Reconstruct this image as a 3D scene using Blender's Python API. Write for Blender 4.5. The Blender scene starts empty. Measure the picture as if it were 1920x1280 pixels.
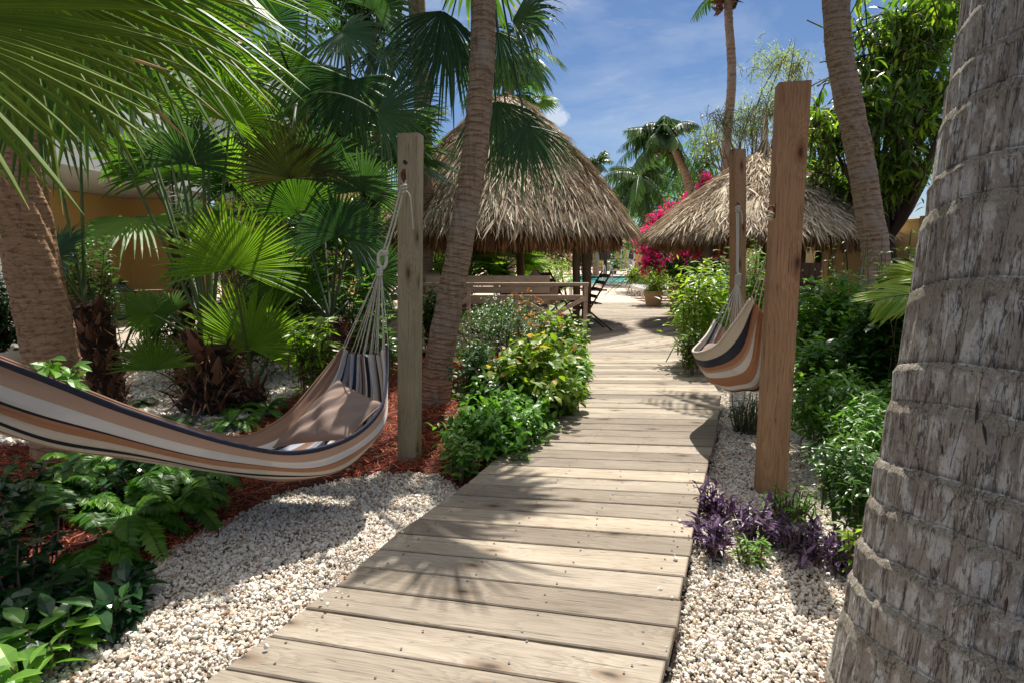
import bpy, math, random
import numpy as np
from mathutils import Vector
PI = math.pi
C = bpy.context.scene.collection
rad = math.radians

# ---------------------------------------------------------------- camera numbers
FPX = 1050.0; PITCH = rad(8.66); CAMZ = 1.2
cp, sp = math.cos(PITCH), math.sin(PITCH)
def ray(px, py):
    x = (px - 960) / FPX; y = -(py - 640) / FPX
    return np.array([x, cp + y * sp, -sp + y * cp])
def W(px, py, D):
    """surveyed point: sight line of a photo pixel, at ground distance D"""
    r = ray(px, py); return np.array([0, 0, CAMZ]) + r * (D / r[1])
def G(px, py, z=0.0):
    r = ray(px, py); return np.array([0, 0, CAMZ]) + r * ((z - CAMZ) / r[2])
def PXM(D): return D / FPX * 1.0      # metres per photo pixel at distance D
GZ = -0.08                           # level of the planted ground; the deck top is z = 0

# ---------------------------------------------------------------- mesh builder
def nrm(v):
    v = np.asarray(v, float); n = np.linalg.norm(v, axis=-1, keepdims=True); return v / np.maximum(n, 1e-9)
class MB:
    def __init__(s): s.V = []; s.F = {3: [], 4: []}; s.NG = []; s.R = []; s.U = []; s.M = {3: [], 4: []}; s.n = 0
    def add(s, V, F, rnd=0.5, uv=None, mat=0):
        V = np.asarray(V, float).reshape(-1, 3); m = len(V)
        s.V.append(V); s.R.append(np.broadcast_to(np.asarray(rnd, float), (m,)).copy())
        s.U.append(np.zeros((m, 2)) if uv is None else np.asarray(uv, float).reshape(-1, 2))
        if isinstance(F, np.ndarray): F = [F]
        elif len(F) and not isinstance(F[0], np.ndarray):
            g = {}
            for f in F: g.setdefault(len(f), []).append(f)
            F = [np.array(v) for v in g.values()]
        for A in F:
            k = A.shape[1]
            if k in (3, 4):
                s.F[k].append(A + s.n); s.M[k].append(np.full(len(A), mat))
            else:
                for row in A + s.n: s.NG.append((list(row), mat))
        s.n += m
    def build(s, name, mats, parent=None, org=None, smooth=False):
        if s.n == 0: return None
        V = np.concatenate(s.V); R = np.concatenate(s.R); U = np.concatenate(s.U)
        if parent is not None:
            o = Vector((0, 0, 0)); p = parent
            while p: o += p.location; p = p.parent
            off = np.array(o)
        else: off = np.array(org if org is not None else [0, 0, 0], float)
        V = V - off
        loops = []; starts = []; mi = []; c = 0
        for k in (3, 4):
            if s.F[k]:
                A = np.concatenate(s.F[k]); loops.append(A.ravel()); starts.append(c + np.arange(len(A)) * k); mi.append(np.concatenate(s.M[k])); c += A.size
        for row, m in s.NG:
            loops.append(np.array(row)); starts.append(np.array([c])); mi.append(np.array([m])); c += len(row)
        L = np.concatenate(loops).astype(np.int32); S = np.concatenate(starts).astype(np.int32); mi = np.concatenate(mi).astype(np.int32)
        me = bpy.data.meshes.new(name)
        me.vertices.add(len(V)); me.vertices.foreach_set('co', V.astype(np.float32).ravel())
        me.loops.add(len(L)); me.loops.foreach_set('vertex_index', L)
        me.polygons.add(len(S)); me.polygons.foreach_set('loop_start', S)
        me.polygons.foreach_set('material_index', mi)
        if smooth: me.polygons.foreach_set('use_smooth', np.ones(len(S), bool))
        else: me.polygons.foreach_set('use_smooth', np.zeros(len(S), bool))
        uv = me.uv_layers.new(name='UVMap'); uv.data.foreach_set('uv', U[L].astype(np.float32).ravel())
        a = me.attributes.new('rnd', 'FLOAT', 'POINT'); a.data.foreach_set('value', R.astype(np.float32))
        me.update(calc_edges=True); me.validate()
        if not isinstance(mats, (list, tuple)): mats = [mats]
        for m in mats: me.materials.append(m)
        o = bpy.data.objects.new(name, me); C.objects.link(o)
        if parent is not None: o.parent = parent
        else: o.location = off
        return o
def tag(o, label=None, cat=None, group=None, kind=None):
    if label: o['label'] = label
    if cat: o['category'] = cat
    if group: o['group'] = group
    if kind: o['kind'] = kind
    return o
def thing(name, label, cat, loc, group=None):
    o = bpy.data.objects.new(name, None); C.objects.link(o); o.location = Vector([float(a) for a in loc]); o.empty_display_size = .1
    return tag(o, label, cat, group)

def frame(d, up):
    d = nrm(d); up = np.broadcast_to(np.asarray(up, float), d.shape)
    y = np.cross(up, d); bad = np.linalg.norm(y, axis=-1) < 1e-4
    if np.any(bad):
        y = np.where(bad[..., None], np.cross(np.broadcast_to([1., 0, 0.02], d.shape), d), y)
    y = nrm(y); z = np.cross(d, y)
    return np.stack([d, y, z], axis=-1)      # columns x,y,z
def scatter(mb, T, pos, M, scale, rnd, mat=0):
    """T=(V,Flist,UV) template; pos (n,3); M (n,3,3); scale (n,) or (n,3)"""
    V, F, U = T; n = len(pos)
    if n == 0: return
    scale = np.asarray(scale, float)
    if scale.ndim == 1: scale = np.repeat(scale[:, None], 3, 1)
    P = V[None] * scale[:, None, :]
    P = np.einsum('nij,nkj->nki', M, P) + pos[:, None, :]
    k = len(V); offs = (np.arange(n) * k)
    Fs = [(A[None] + offs[:, None, None]).reshape(-1, A.shape[1]) for A in F]
    mb.add(P.reshape(-1, 3), Fs, np.repeat(rnd, k), np.tile(U, (n, 1)), mat)
def leaf_T(w=.22, fold=.25, droop=.25, belly=.4, st=(0, .22, .5, .78, 1)):
    V = []; U = []
    def prof(t):
        return w * (math.sin(PI * min(1, t / (2 * belly))) if t < belly else math.cos(PI / 2 * (t - belly) / (1 - belly)) ** .9)
    for t in st:
        z = -droop * t * t; x = t * (1 - .12 * droop)
        if t in (0, 1): V.append((x, 0, z)); U.append((t, 0))
        else:
            h = prof(t); V += [(x, -h, z + fold * h), (x, 0, z), (x, h, z + fold * h)]; U += [(t, -1), (t, 0), (t, 1)]
    F3 = [(0, 1, 2), (0, 2, 3)]; F4 = []; m = len(st) - 2
    for i in range(m - 1):
        a = 1 + 3 * i; F4 += [(a, a + 3, a + 4, a + 1), (a + 1, a + 4, a + 5, a + 2)]
    a = 1 + 3 * (m - 1); e = a + 3; F3 += [(a, e, a + 1), (a + 1, e, a + 2)]
    return (np.array(V, float), [np.array(F3)] + ([np.array(F4)] if F4 else []), np.array(U, float))
LANCE = leaf_T(.13, .3, .3, .42); OVATE = leaf_T(.27, .3, .25, .42); ROUND = leaf_T(.36, .25, .15, .5); NARROW = leaf_T(.055, .4, .35, .35, (0, .3, .7, 1))
SMALL = leaf_T(.28, .3, .2, .45, (0, .45, 1)); STRAW = leaf_T(.04, .5, .12, .5, (0, .3, .75, 1)); FERNL = leaf_T(.17, .15, .2, .3, (0, .25, .65, 1))
PETAL = leaf_T(.38, .5, -.1, .5, (0, .5, 1))
def tube(mb, P, r, sides=8, rnd=.5, cap=False, mat=0, uvs=1.0, radial=None):
    P = np.asarray(P, float); n = len(P); r = np.broadcast_to(np.asarray(r, float), (n,))
    T = nrm(np.gradient(P, axis=0)); up = np.array([0, 0, 1.]) if abs(T[0][2]) < .9 else np.array([0, 1., 0])
    Ns = []; N = np.cross(T[0], up); N /= np.linalg.norm(N)
    for i in range(n):
        N = N - T[i] * N.dot(T[i]); N /= np.linalg.norm(N); Ns.append(N)
    Ns = np.array(Ns); B = np.cross(T, Ns); a = np.linspace(0, 2 * PI, sides + 1)[:-1]
    rr = r[:, None] * (np.ones((n, sides)) if radial is None else radial)
    V = P[:, None] + rr[..., None] * (np.cos(a)[None, :, None] * Ns[:, None] + np.sin(a)[None, :, None] * B[:, None])
    s = np.concatenate([[0], np.cumsum(np.linalg.norm(np.diff(P, axis=0), axis=1))])
    U = np.stack([np.broadcast_to(a[None] / (2 * PI), (n, sides)), np.broadcast_to(s[:, None] * uvs, (n, sides))], -1)
    i = np.arange(n - 1)[:, None] * sides; j = np.arange(sides)[None]; j2 = (j + 1) % sides
    F = np.stack([i + j, i + j2, i + sides + j2, i + sides + j], -1).reshape(-1, 4)
    rn = rnd if np.ndim(rnd) == 0 else np.repeat(rnd, sides)
    fs = [F]
    if cap: fs += [np.array([list(range(sides))[::-1]]), np.array([list((n - 1) * sides + np.arange(sides))])]
    mb.add(V.reshape(-1, 3), fs, rn, U.reshape(-1, 2), mat)
def bezier(a, b, c, n=8):
    t = np.linspace(0, 1, n)[:, None]; a, b, c = map(np.asarray, (a, b, c)); return (1 - t) ** 2 * a + 2 * t * (1 - t) * b + t * t * c
def catmull(P, n):
    P = np.asarray(P, float); m = len(P); Q = np.concatenate([[2 * P[0] - P[1]], P, [2 * P[-1] - P[-2]]]); out = []
    for t in np.linspace(0, m - 1 - 1e-9, n):
        i = int(t); f = t - i; p0, p1, p2, p3 = Q[i], Q[i + 1], Q[i + 2], Q[i + 3]
        out.append(.5 * ((2 * p1) + (-p0 + p2) * f + (2 * p0 - 5 * p1 + 4 * p2 - p3) * f * f + (-p0 + 3 * p1 - 3 * p2 + p3) * f ** 3))
    return np.array(out)
def bar(mb, p, q, w, h, up=(0, 0, 1), rnd=.5, bev=.004, mat=0):
    p = np.asarray(p, float); q = np.asarray(q, float); L = np.linalg.norm(q - p); M = frame(q - p, np.array(up, float))
    b = min(bev, w * .3, h * .3); V = []
    for x in (0, L):
        for (y, z) in ((-w/2+b, -h/2), (w/2-b, -h/2), (w/2, -h/2+b), (w/2, h/2-b), (w/2-b, h/2), (-w/2+b, h/2), (-w/2, h/2-b), (-w/2, -h/2+b)): V.append((x, y, z))
    V = np.array(V); U = np.stack([V[:, 0] + random.random() * 20, V[:, 1] + V[:, 2] + random.random() * 20], -1)
    P = V @ M.T + p
    F = [(i, (i + 1) % 8, 8 + (i + 1) % 8, 8 + i) for i in range(8)]
    mb.add(P, [np.array(F), np.array([list(range(7, -1, -1))]), np.array([list(range(8, 16))])], rnd, U, mat)
def boxw(mb, x0, x1, y0, y1, z0, z1, rnd=.5, mat=0):
    V = np.array([(x, y, z) for x in (x0, x1) for y in (y0, y1) for z in (z0, z1)], float)
    F = np.array([(0, 1, 3, 2), (4, 6, 7, 5), (0, 4, 5, 1), (2, 3, 7, 6), (0, 2, 6, 4), (1, 5, 7, 3)])
    mb.add(V, F, rnd, np.stack([V[:, 0] + V[:, 1], V[:, 2]], -1), mat)
def lathe(mb, c, prof, sides=32, rnd=.5, mat=0):
    c = np.asarray(c, float); a = np.linspace(0, 2 * PI, sides + 1)[:-1]; n = len(prof); prof = np.array(prof, float)
    V = np.stack([prof[:, None, 0] * np.cos(a), prof[:, None, 0] * np.sin(a), np.broadcast_to(prof[:, None, 1], (n, sides))], -1) + c
    i = np.arange(n - 1)[:, None] * sides; j = np.arange(sides)[None]; j2 = (j + 1) % sides
    F = np.stack([i + j, i + j2, i + sides + j2, i + sides + j], -1).reshape(-1, 4)
    U = np.stack([np.broadcast_to(a / (2 * PI), (n, sides)), np.broadcast_to(prof[:, None, 1], (n, sides))], -1)
    mb.add(V.reshape(-1, 3), F, rnd, U.reshape(-1, 2), mat)
def inset(poly, d):
    P = np.asarray(poly, float); n = len(P); out = []
    for i in range(n):
        a, b, c = P[i - 1], P[i], P[(i + 1) % n]; e1 = nrm(b - a); e2 = nrm(c - b)
        n1 = np.array([-e1[1], e1[0]]); n2 = np.array([-e2[1], e2[0]]); k = 1 + n1.dot(n2)
        out.append(b + d * (n1 + n2) / max(k, .3))
    return np.array(out)
def clip(poly, p, n):
    """keep the half plane (x-p).n >= 0"""
    out = []; m = len(poly)
    for i in range(m):
        a = poly[i]; b = poly[(i + 1) % m]; da = (a - p).dot(n); db = (b - p).dot(n)
        if da >= 0: out.append(a)
        if (da >= 0) != (db >= 0): out.append(a + (b - a) * da / (da - db))
    return out
def prism(mb, poly, z0, z1, dirv, rnd, uo, ch=.004, tilt=0):
    P = np.asarray(poly, float)
    if len(P) < 3: return
    x, y = P[:, 0], P[:, 1]; A = .5 * np.sum(x * np.roll(y, -1) - np.roll(x, -1) * y)
    if A < 0: P = P[::-1]; A = -A
    if A < 1e-3: return
    T = inset(P, ch); n = len(P)
    V = np.concatenate([np.c_[P, np.full(n, z0)], np.c_[P, np.full(n, z1 - ch)], np.c_[T, np.full(n, z1)]])
    d = nrm(np.array(dirv, float)); s = np.array([-d[1], d[0]])
    U = np.stack([V[:, :2] @ d + uo[0], V[:, :2] @ s + uo[1]], -1)
    F = [(i, (i + 1) % n, n + (i + 1) % n, n + i) for i in range(n)] + [(n + i, n + (i + 1) % n, 2 * n + (i + 1) % n, 2 * n + i) for i in range(n)]
    mb.add(V, [np.array(F), np.array([list(2 * n + np.arange(n))])], rnd, U)
def inpoly(P, poly):
    x, y = P[:, 0], P[:, 1]; ins = np.zeros(len(P), bool); n = len(poly); j = n - 1
    for i in range(n):
        xi, yi = poly[i][:2]; xj, yj = poly[j][:2]
        c = ((yi > y) != (yj > y)) & (x < (xj - xi) * (y - yi) / ((yj - yi) if yj != yi else 1e-9) + xi); ins ^= c; j = i
    return ins
def sheet(name, poly, z, m, **k):
    mb = MB(); P = np.array([[p[0], p[1], z] for p in poly]); mb.add(P, [np.array([list(range(len(P)))])], .5, P[:, :2])
    return tag(mb.build(name, m), kind='structure')

# ---------------------------------------------------------------- materials
def mat(name):
    m = bpy.data.materials.new(name); m.use_nodes = True; nt = m.node_tree; nt.nodes.clear()
    out = nt.nodes.new('ShaderNodeOutputMaterial'); b = nt.nodes.new('ShaderNodeBsdfPrincipled'); nt.links.new(b.outputs[0], out.inputs[0])
    return m, nt, b, out
def nd(nt, t, **k):
    n = nt.nodes.new('ShaderNode' + t)
    for a, v in k.items():
        if a in n.inputs.keys() if isinstance(a, str) else False: n.inputs[a].default_value = v
        else: setattr(n, a, v)
    return n
def inp(n, **k):
    for a, v in k.items(): n.inputs[a.replace('_', ' ')].default_value = v
    return n
def ramp(nt, fac, stops, interp='LINEAR'):
    r = nt.nodes.new('ShaderNodeValToRGB'); e = r.color_ramp.elements; r.color_ramp.interpolation = interp
    while len(e) > 1: e.remove(e[-1])
    e[0].position = stops[0][0]; e[0].color = (*stops[0][1], 1)
    for p, c in stops[1:]: x = e.new(p); x.color = (*c, 1)
    nt.links.new(fac, r.inputs[0]); return r.outputs[0]
def mixc(nt, f, a, b, mode='MIX'):
    m = nt.nodes.new('ShaderNodeMix'); m.data_type = 'RGBA'; m.blend_type = mode
    for s, v in ((0, f), (6, a), (7, b)):
        if isinstance(v, (int, float)): m.inputs[s].default_value = v
        elif isinstance(v, tuple): m.inputs[s].default_value = (*v, 1)
        else: nt.links.new(v, m.inputs[s])
    return m.outputs[2]
def math_(nt, op, a, b=0, clampit=False):
    m = nt.nodes.new('ShaderNodeMath'); m.operation = op; m.use_clamp = clampit
    for i, v in enumerate((a, b)):
        if isinstance(v, (int, float)): m.inputs[i].default_value = v
        else: nt.links.new(v, m.inputs[i])
    return m.outputs[0]
def coords(nt, kind='Object', scale=(1, 1, 1)):
    t = nt.nodes.new('ShaderNodeTexCoord'); mp = nt.nodes.new('ShaderNodeMapping'); mp.inputs['Scale'].default_value = scale
    nt.links.new(t.outputs[kind], mp.inputs[0]); return mp.outputs[0]
def noise(nt, vec, scale, detail=4, rough=.55, dist=0):
    n = nt.nodes.new('ShaderNodeTexNoise'); n.inputs['Scale'].default_value = scale; n.inputs['Detail'].default_value = detail
    n.inputs['Roughness'].default_value = rough; n.inputs['Distortion'].default_value = dist
    if vec is not None: nt.links.new(vec, n.inputs['Vector'])
    return n.outputs[0]
def bump(nt, b, h, strength=.4, dist=.01):
    n = nt.nodes.new('ShaderNodeBump'); n.inputs['Strength'].default_value = strength; n.inputs['Distance'].default_value = dist
    nt.links.new(h, n.inputs['Height']); nt.links.new(n.outputs[0], b.inputs['Normal']); return n
def attr(nt, nm='rnd'):
    a = nt.nodes.new('ShaderNodeAttribute'); a.attribute_name = nm; return a.outputs['Fac']
def leaf_mat(name, cols, trans=.3, rough=.38, tcol=None, spec=.5, vein=.5):
    m, nt, b, out = mat(name); r = attr(nt); c = ramp(nt, r, cols)
    uv = nt.nodes.new('ShaderNodeTexCoord'); sx = nt.nodes.new('ShaderNodeSeparateXYZ'); nt.links.new(uv.outputs['UV'], sx.inputs[0])
    v = math_(nt, 'ABSOLUTE', sx.outputs[1]); v = math_(nt, 'SUBTRACT', 1, math_(nt, 'MULTIPLY', v, 7), True)
    nz = noise(nt, coords(nt, 'Object', (1, 1, 1)), 9, 3)
    c = mixc(nt, math_(nt, 'MULTIPLY', math_(nt, 'SUBTRACT', nz, .35, True), .9), c, mixc(nt, 1.0, c, (.5, .55, .4), 'MULTIPLY'))
    c2 = mixc(nt, math_(nt, 'MULTIPLY', v, vein), c, mixc(nt, 1.0, c, (1.9, 1.8, 1.7), 'MULTIPLY'))
    nt.links.new(c2, b.inputs['Base Color']); b.inputs['Roughness'].default_value = rough; b.inputs['Specular IOR Level'].default_value = spec
    t = nt.nodes.new('ShaderNodeBsdfTranslucent'); nt.links.new(mixc(nt, 1.0, c2, tcol or (2.2, 2.4, .9), 'MULTIPLY'), t.inputs[0])
    mx = nt.nodes.new('ShaderNodeMixShader'); mx.inputs[0].default_value = trans
    nt.links.new(b.outputs[0], mx.inputs[1]); nt.links.new(t.outputs[0], mx.inputs[2]); nt.links.new(mx.outputs[0], out.inputs[0])
    return m
def plain(name, col, rough=.6, metal=0, ns=12, amt=.35, bmp=.2, bd=.003):
    m, nt, b, out = mat(name); co = coords(nt); n = noise(nt, co, ns, 5)
    c = mixc(nt, math_(nt, 'MULTIPLY', n, amt), col, tuple(x * .5 for x in col)); nt.links.new(c, b.inputs['Base Color'])
    b.inputs['Roughness'].default_value = rough; b.inputs['Metallic'].default_value = metal
    n2 = noise(nt, co, ns * 6, 4); bump(nt, b, n2, bmp, bd); return m
def wood(name, light, mid, dark, rough=.75, knots=True, gs=1.0, tint=.5):
    """grain runs along UV u; u,v in metres; rnd = board to board difference"""
    m, nt, b, out = mat(name)
    uv = coords(nt, 'UV', (1, 1, 1))
    warp = noise(nt, coords(nt, 'UV', (.8, 4, 1)), 1.2, 1.5)
    sep = nt.nodes.new('ShaderNodeSeparateXYZ'); nt.links.new(uv, sep.inputs[0])
    vo = nt.nodes.new('ShaderNodeTexVoronoi'); vo.voronoi_dimensions = '2D'; vo.inputs['Scale'].default_value = 1
    wv = nt.nodes.new('ShaderNodeVectorMath'); wv.operation = 'ADD'; nn_ = nt.nodes.new('ShaderNodeTexNoise'); nn_.inputs['Scale'].default_value = 3; nt.links.new(coords(nt, 'UV', (1.6, 4.2, 1)), nn_.inputs['Vector'])
    sc_ = nt.nodes.new('ShaderNodeVectorMath'); sc_.operation = 'SCALE'; sc_.inputs['Scale'].default_value = .12; nt.links.new(nn_.outputs['Color'], sc_.inputs[0])
    nt.links.new(coords(nt, 'UV', (1.6, 4.2, 1)), wv.inputs[0]); nt.links.new(sc_.outputs[0], wv.inputs[1]); nt.links.new(wv.outputs[0], vo.inputs['Vector'])
    near = math_(nt, 'SUBTRACT', 1, math_(nt, 'MULTIPLY', vo.outputs['Distance'], 3.0), True); near = math_(nt, 'POWER', near, 1.6)
    ring = math_(nt, 'ADD', math_(nt, 'MULTIPLY', sep.outputs[1], 34 * gs), math_(nt, 'MULTIPLY', warp, 18))
    ring = math_(nt, 'ADD', ring, math_(nt, 'MULTIPLY', noise(nt, coords(nt, 'UV', (2, 40, 1)), 2, 4), 2.5))
    if knots: ring = math_(nt, 'ADD', ring, math_(nt, 'MULTIPLY', near, 5.0))
    w = math_(nt, 'FRACT', ring); w = math_(nt, 'POWER', w, 2.4)
    fine = noise(nt, coords(nt, 'UV', (5, 260, 1)), 1, 5, .65)
    blotch = noise(nt, coords(nt, 'UV', (1.2, 4, 1)), 1.6, 4)
    c = mixc(nt, math_(nt, 'MULTIPLY', w, .85), light, mid)
    c = mixc(nt, math_(nt, 'MULTIPLY', math_(nt, 'SUBTRACT', fine, .46, True), 2.4, True), c, dark)
    c = mixc(nt, math_(nt, 'MULTIPLY', math_(nt, 'SUBTRACT', blotch, .38, True), 2.4, True), c, mixc(nt, 1.0, c, (.66, .64, .62), 'MULTIPLY'))
    if knots:
        k = math_(nt, 'SUBTRACT', 1, math_(nt, 'MULTIPLY', vo.outputs['Distance'], 7.5), True)
        c = mixc(nt, math_(nt, 'MULTIPLY', math_(nt, 'MULTIPLY', k, 2.0, True), .75), c, tuple((a + b_) / 2 * q for a, b_, q in zip(mid, dark, (.95, .8, .7))))
        k2 = math_(nt, 'MULTIPLY', math_(nt, 'SUBTRACT', 1, math_(nt, 'MULTIPLY', vo.outputs['Distance'], 16), True), 1.4, True)
        c = mixc(nt, k2, c, tuple(x * .5 for x in dark))
    ck = noise(nt, coords(nt, 'UV', (.9, 24, 1)), 1, 3, .5, .2); ck = math_(nt, 'SUBTRACT', 1, math_(nt, 'MULTIPLY', math_(nt, 'ABSOLUTE', math_(nt, 'SUBTRACT', ck, .57)), 130), True)
    if knots: c = mixc(nt, math_(nt, 'MULTIPLY', ck, .75), c, tuple(x * .35 for x in dark))
    r = attr(nt); c = mixc(nt, tint, c, mixc(nt, 1.0, c, ramp(nt, r, [(0, (.55, .52, .5)), (.5, (1, 1, 1)), (1, (1.35, 1.3, 1.22))]), 'MULTIPLY'))
    nt.links.new(c, b.inputs['Base Color']); b.inputs['Roughness'].default_value = rough; b.inputs['Specular IOR Level'].default_value = .3
    bump(nt, b, math_(nt, 'ADD', fine, math_(nt, 'MULTIPLY', w, -.5)), .35, .003); return m
# ================================================================ materials
M = {}
M['deck'] = wood('weathered_deck_wood', (.38, .325, .26), (.28, .235, .18), (.13, .105, .08), tint=.9)
M['post_grey'] = wood('grey_green_treated_wood', (.40, .335, .22), (.30, .25, .16), (.12, .095, .06), tint=.3)
M['post_brown'] = wood('brown_timber', (.44, .255, .14), (.31, .165, .082), (.11, .055, .03), tint=.3, gs=.6)
M['rail'] = wood('rail_timber', (.60, .46, .34), (.48, .36, .26), (.11, .07, .05), tint=.4, knots=False)
M['darkwood'] = wood('dark_hardwood', (.13, .06, .035), (.09, .042, .025), (.03, .015, .01), tint=.4, knots=False, rough=.5)
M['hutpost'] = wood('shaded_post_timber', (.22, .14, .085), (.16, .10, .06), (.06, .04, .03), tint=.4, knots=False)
M['screw'] = plain('screw_steel', (.09, .085, .08), .5, .6)
def gravel_mat():
    m, nt, b, out = mat('pale_coral_gravel'); r = attr(nt)
    c = ramp(nt, r, [(0, (.05, .05, .055)), (.012, (.30, .16, .09)), (.04, (.50, .36, .25)), (.2, (.62, .54, .45)), (.5, (.74, .69, .61)), (.8, (.80, .78, .73)), (1, (.68, .59, .49))])
    n = noise(nt, coords(nt), 90, 4); c = mixc(nt, math_(nt, 'MULTIPLY', n, .5), c, mixc(nt, 1.0, c, (.62, .58, .52), 'MULTIPLY'))
    nt.links.new(c, b.inputs['Base Color']); b.inputs['Roughness'].default_value = .85; bump(nt, b, noise(nt, coords(nt), 260, 3), .5, .002); return m
M['gravel'] = gravel_mat()
M['gravelbed'] = plain('sandy_gravel_base', (.34, .28, .22), .95, 0, 60, .8, .8, .01)
def mulch_mat():
    m, nt, b, out = mat('red_mulch'); r = attr(nt)
    c = ramp(nt, r, [(0, (.07, .016, .010)), (.3, (.24, .045, .02)), (.65, (.46, .10, .04)), (.93, (.58, .17, .075)), (1, (.55, .36, .22))])
    nt.links.new(c, b.inputs['Base Color']); b.inputs['Roughness'].default_value = .85; return m
M['mulch'] = mulch_mat()
M['mulchbed'] = plain('mulch_base', (.10, .025, .014), .95, 0, 40, .8, .8, .02)
M['soil'] = plain('dark_soil', (.075, .05, .033), .95, 0, 9, .8, .8, .03)
M['concrete'] = plain('pale_pool_paving', (.60, .46, .36), .85, 0, 1.2, .25, .2, .003)
M['terrace'] = plain('terrace_paving', (.42, .36, .29), .7, 0, 3, .3, .2, .003)
M['water'] = None
# leaves
M['fan_bright'] = leaf_mat('bright_fan_leaf', [(0, (.06, .13, .012)), (.5, (.125, .24, .022)), (.93, (.22, .34, .035)), (.97, (.45, .27, .14)), (1, (.45, .27, .14))], .38, .45, spec=.3)
M['fan_olive'] = leaf_mat('olive_fan_leaf', [(0, (.045, .08, .005)), (.5, (.09, .145, .008)), (.93, (.16, .22, .015)), (.97, (.45, .27, .14)), (1, (.45, .27, .14))], .24, .55, spec=.15)
M['fan_mid'] = leaf_mat('mid_fan_leaf', [(0, (.03, .075, .012)), (.5, (.065, .145, .02)), (.93, (.11, .20, .03)), (.97, (.38, .24, .12)), (1, (.38, .24, .12))], .34, .46, spec=.25)
M['fan_dark'] = leaf_mat('blue_green_fan_leaf', [(0, (.018, .055, .022)), (.5, (.042, .10, .042)), (.94, (.08, .15, .065)), (.97, (.34, .22, .12)), (1, (.34, .22, .12))], .24, .42, spec=.28)
M['fan_brown'] = leaf_mat('drying_fan_leaf', [(0, (.03, .045, .012)), (.5, (.06, .07, .02)), (.8, (.13, .09, .035)), (1, (.30, .17, .10))], .12, .6, spec=.2)
M['fan_tip'] = plain('dry_leaf_tip', (.40, .24, .13), .8)
M['petiole'] = plain('green_leaf_stalk', (.09, .14, .03), .45, 0, 6, .4)
M['petiole_dark'] = plain('dark_leaf_stalk', (.035, .06, .02), .45, 0, 6, .4)
M['feather'] = leaf_mat('coconut_leaflet', [(0, (.02, .05, .015)), (.5, (.045, .10, .028)), (1, (.11, .18, .06))], .25, .33)
M['fern'] = leaf_mat('fern_leaflet', [(0, (.025, .09, .008)), (.5, (.07, .20, .018)), (1, (.16, .32, .03))], .35, .4)
M['glossy'] = leaf_mat('glossy_dark_leaf', [(0, (.008, .03, .010)), (.6, (.018, .062, .018)), (1, (.05, .13, .03))], .12, .2)
M['bush_yellow'] = leaf_mat('yellow_green_leaf', [(0, (.05, .11, .012)), (.5, (.12, .21, .02)), (.88, (.24, .31, .03)), (1, (.42, .26, .06))], .35, .45)
M['bush_green'] = leaf_mat('fresh_green_leaf', [(0, (.04, .11, .016)), (.5, (.10, .23, .032)), (1, (.22, .38, .07))], .34, .4)
M['bush_pale'] = leaf_mat('small_pale_leaf', [(0, (.03, .08, .03)), (.6, (.08, .16, .06)), (1, (.30, .38, .20))], .25, .4)
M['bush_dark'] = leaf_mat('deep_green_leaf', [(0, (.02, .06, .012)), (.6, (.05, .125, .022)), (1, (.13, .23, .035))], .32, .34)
M['bush_lime'] = leaf_mat('lime_leaf', [(0, (.06, .13, .012)), (.5, (.16, .27, .02)), (1, (.36, .42, .06))], .4, .4)
M['tree_dark'] = leaf_mat('tree_leaf', [(0, (.03, .075, .012)), (.55, (.08, .16, .02)), (1, (.25, .34, .045))], .42, .33)
M['tree_pale'] = leaf_mat('airy_tree_leaf', [(0, (.10, .15, .05)), (1, (.28, .33, .14))], .4, .5)
M['purple'] = leaf_mat('purple_leaf', [(0, (.025, .012, .03)), (.45, (.075, .035, .085)), (.85, (.17, .10, .19)), (1, (.26, .17, .27))], .15, .4, (1.5, .8, 1.6), vein=.2)
M['magenta'] = leaf_mat('magenta_bract', [(0, (.55, .01, .14)), (.5, (.78, .02, .24)), (1, (.88, .08, .36))], .4, .6, (1.3, .9, 1.2))
M['pink'] = leaf_mat('pink_petal', [(0, (.65, .25, .32)), (1, (.85, .50, .55))], .3, .6, (1.2, 1, 1))
M['orange'] = leaf_mat('orange_petal', [(0, (.65, .12, .02)), (1, (.85, .35, .03))], .3, .6, (1.2, 1, .8))
M['white_petal'] = leaf_mat('white_petal', [(0, (.75, .75, .7)), (1, (.8, .8, .78))], .3, .6, (1, 1, 1))
M['twig'] = plain('grey_brown_twig', (.13, .09, .06), .85)
M['twig_green'] = plain('green_twig', (.09, .12, .035), .7)
M['bark_dark'] = plain('dark_bark', (.09, .06, .04), .9, 0, 10, .8, .8, .02)
M['terracotta'] = plain('terracotta', (.30, .085, .045), .8, 0, 5, .4)
M['pot_tan'] = plain('sand_coloured_pot', (.50, .33, .20), .8, 0, 5, .3)
M['pot_white'] = plain('off_white_pot', (.50, .45, .40), .7, 0, 4, .3)
M['ochre'] = plain('ochre_render', (.74, .50, .20), .9, 0, 1.5, .3, .3, .004)
M['yellow'] = plain('yellow_render', (.80, .62, .33), .9, 0, 1.5, .25, .3, .004)
M['yellow_far'] = plain('pool_house_render', (.66, .44, .17), .9, 0, 1.0, .25)
M['white'] = plain('white_render', (.62, .63, .62), .85, 0, 1.2, .2)
M['whiteplastic'] = plain('white_plastic', (.72, .72, .70), .4)
M['greycloth'] = plain('grey_cloth', (.22, .21, .22), .9)
M['tan_cloth'] = plain('brown_cushion', (.33, .20, .14), .95, 0, 25, .3)
M['steel'] = plain('polished_steel', (.55, .56, .58), .25, .9)
M['iron'] = plain('black_iron', (.02, .018, .017), .5, .3)
M['candle'] = plain('candle_wax', (.7, .66, .58), .5)
M['wicker'] = plain('woven_cane', (.36, .24, .13), .8, 0, 40, .6)
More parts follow.
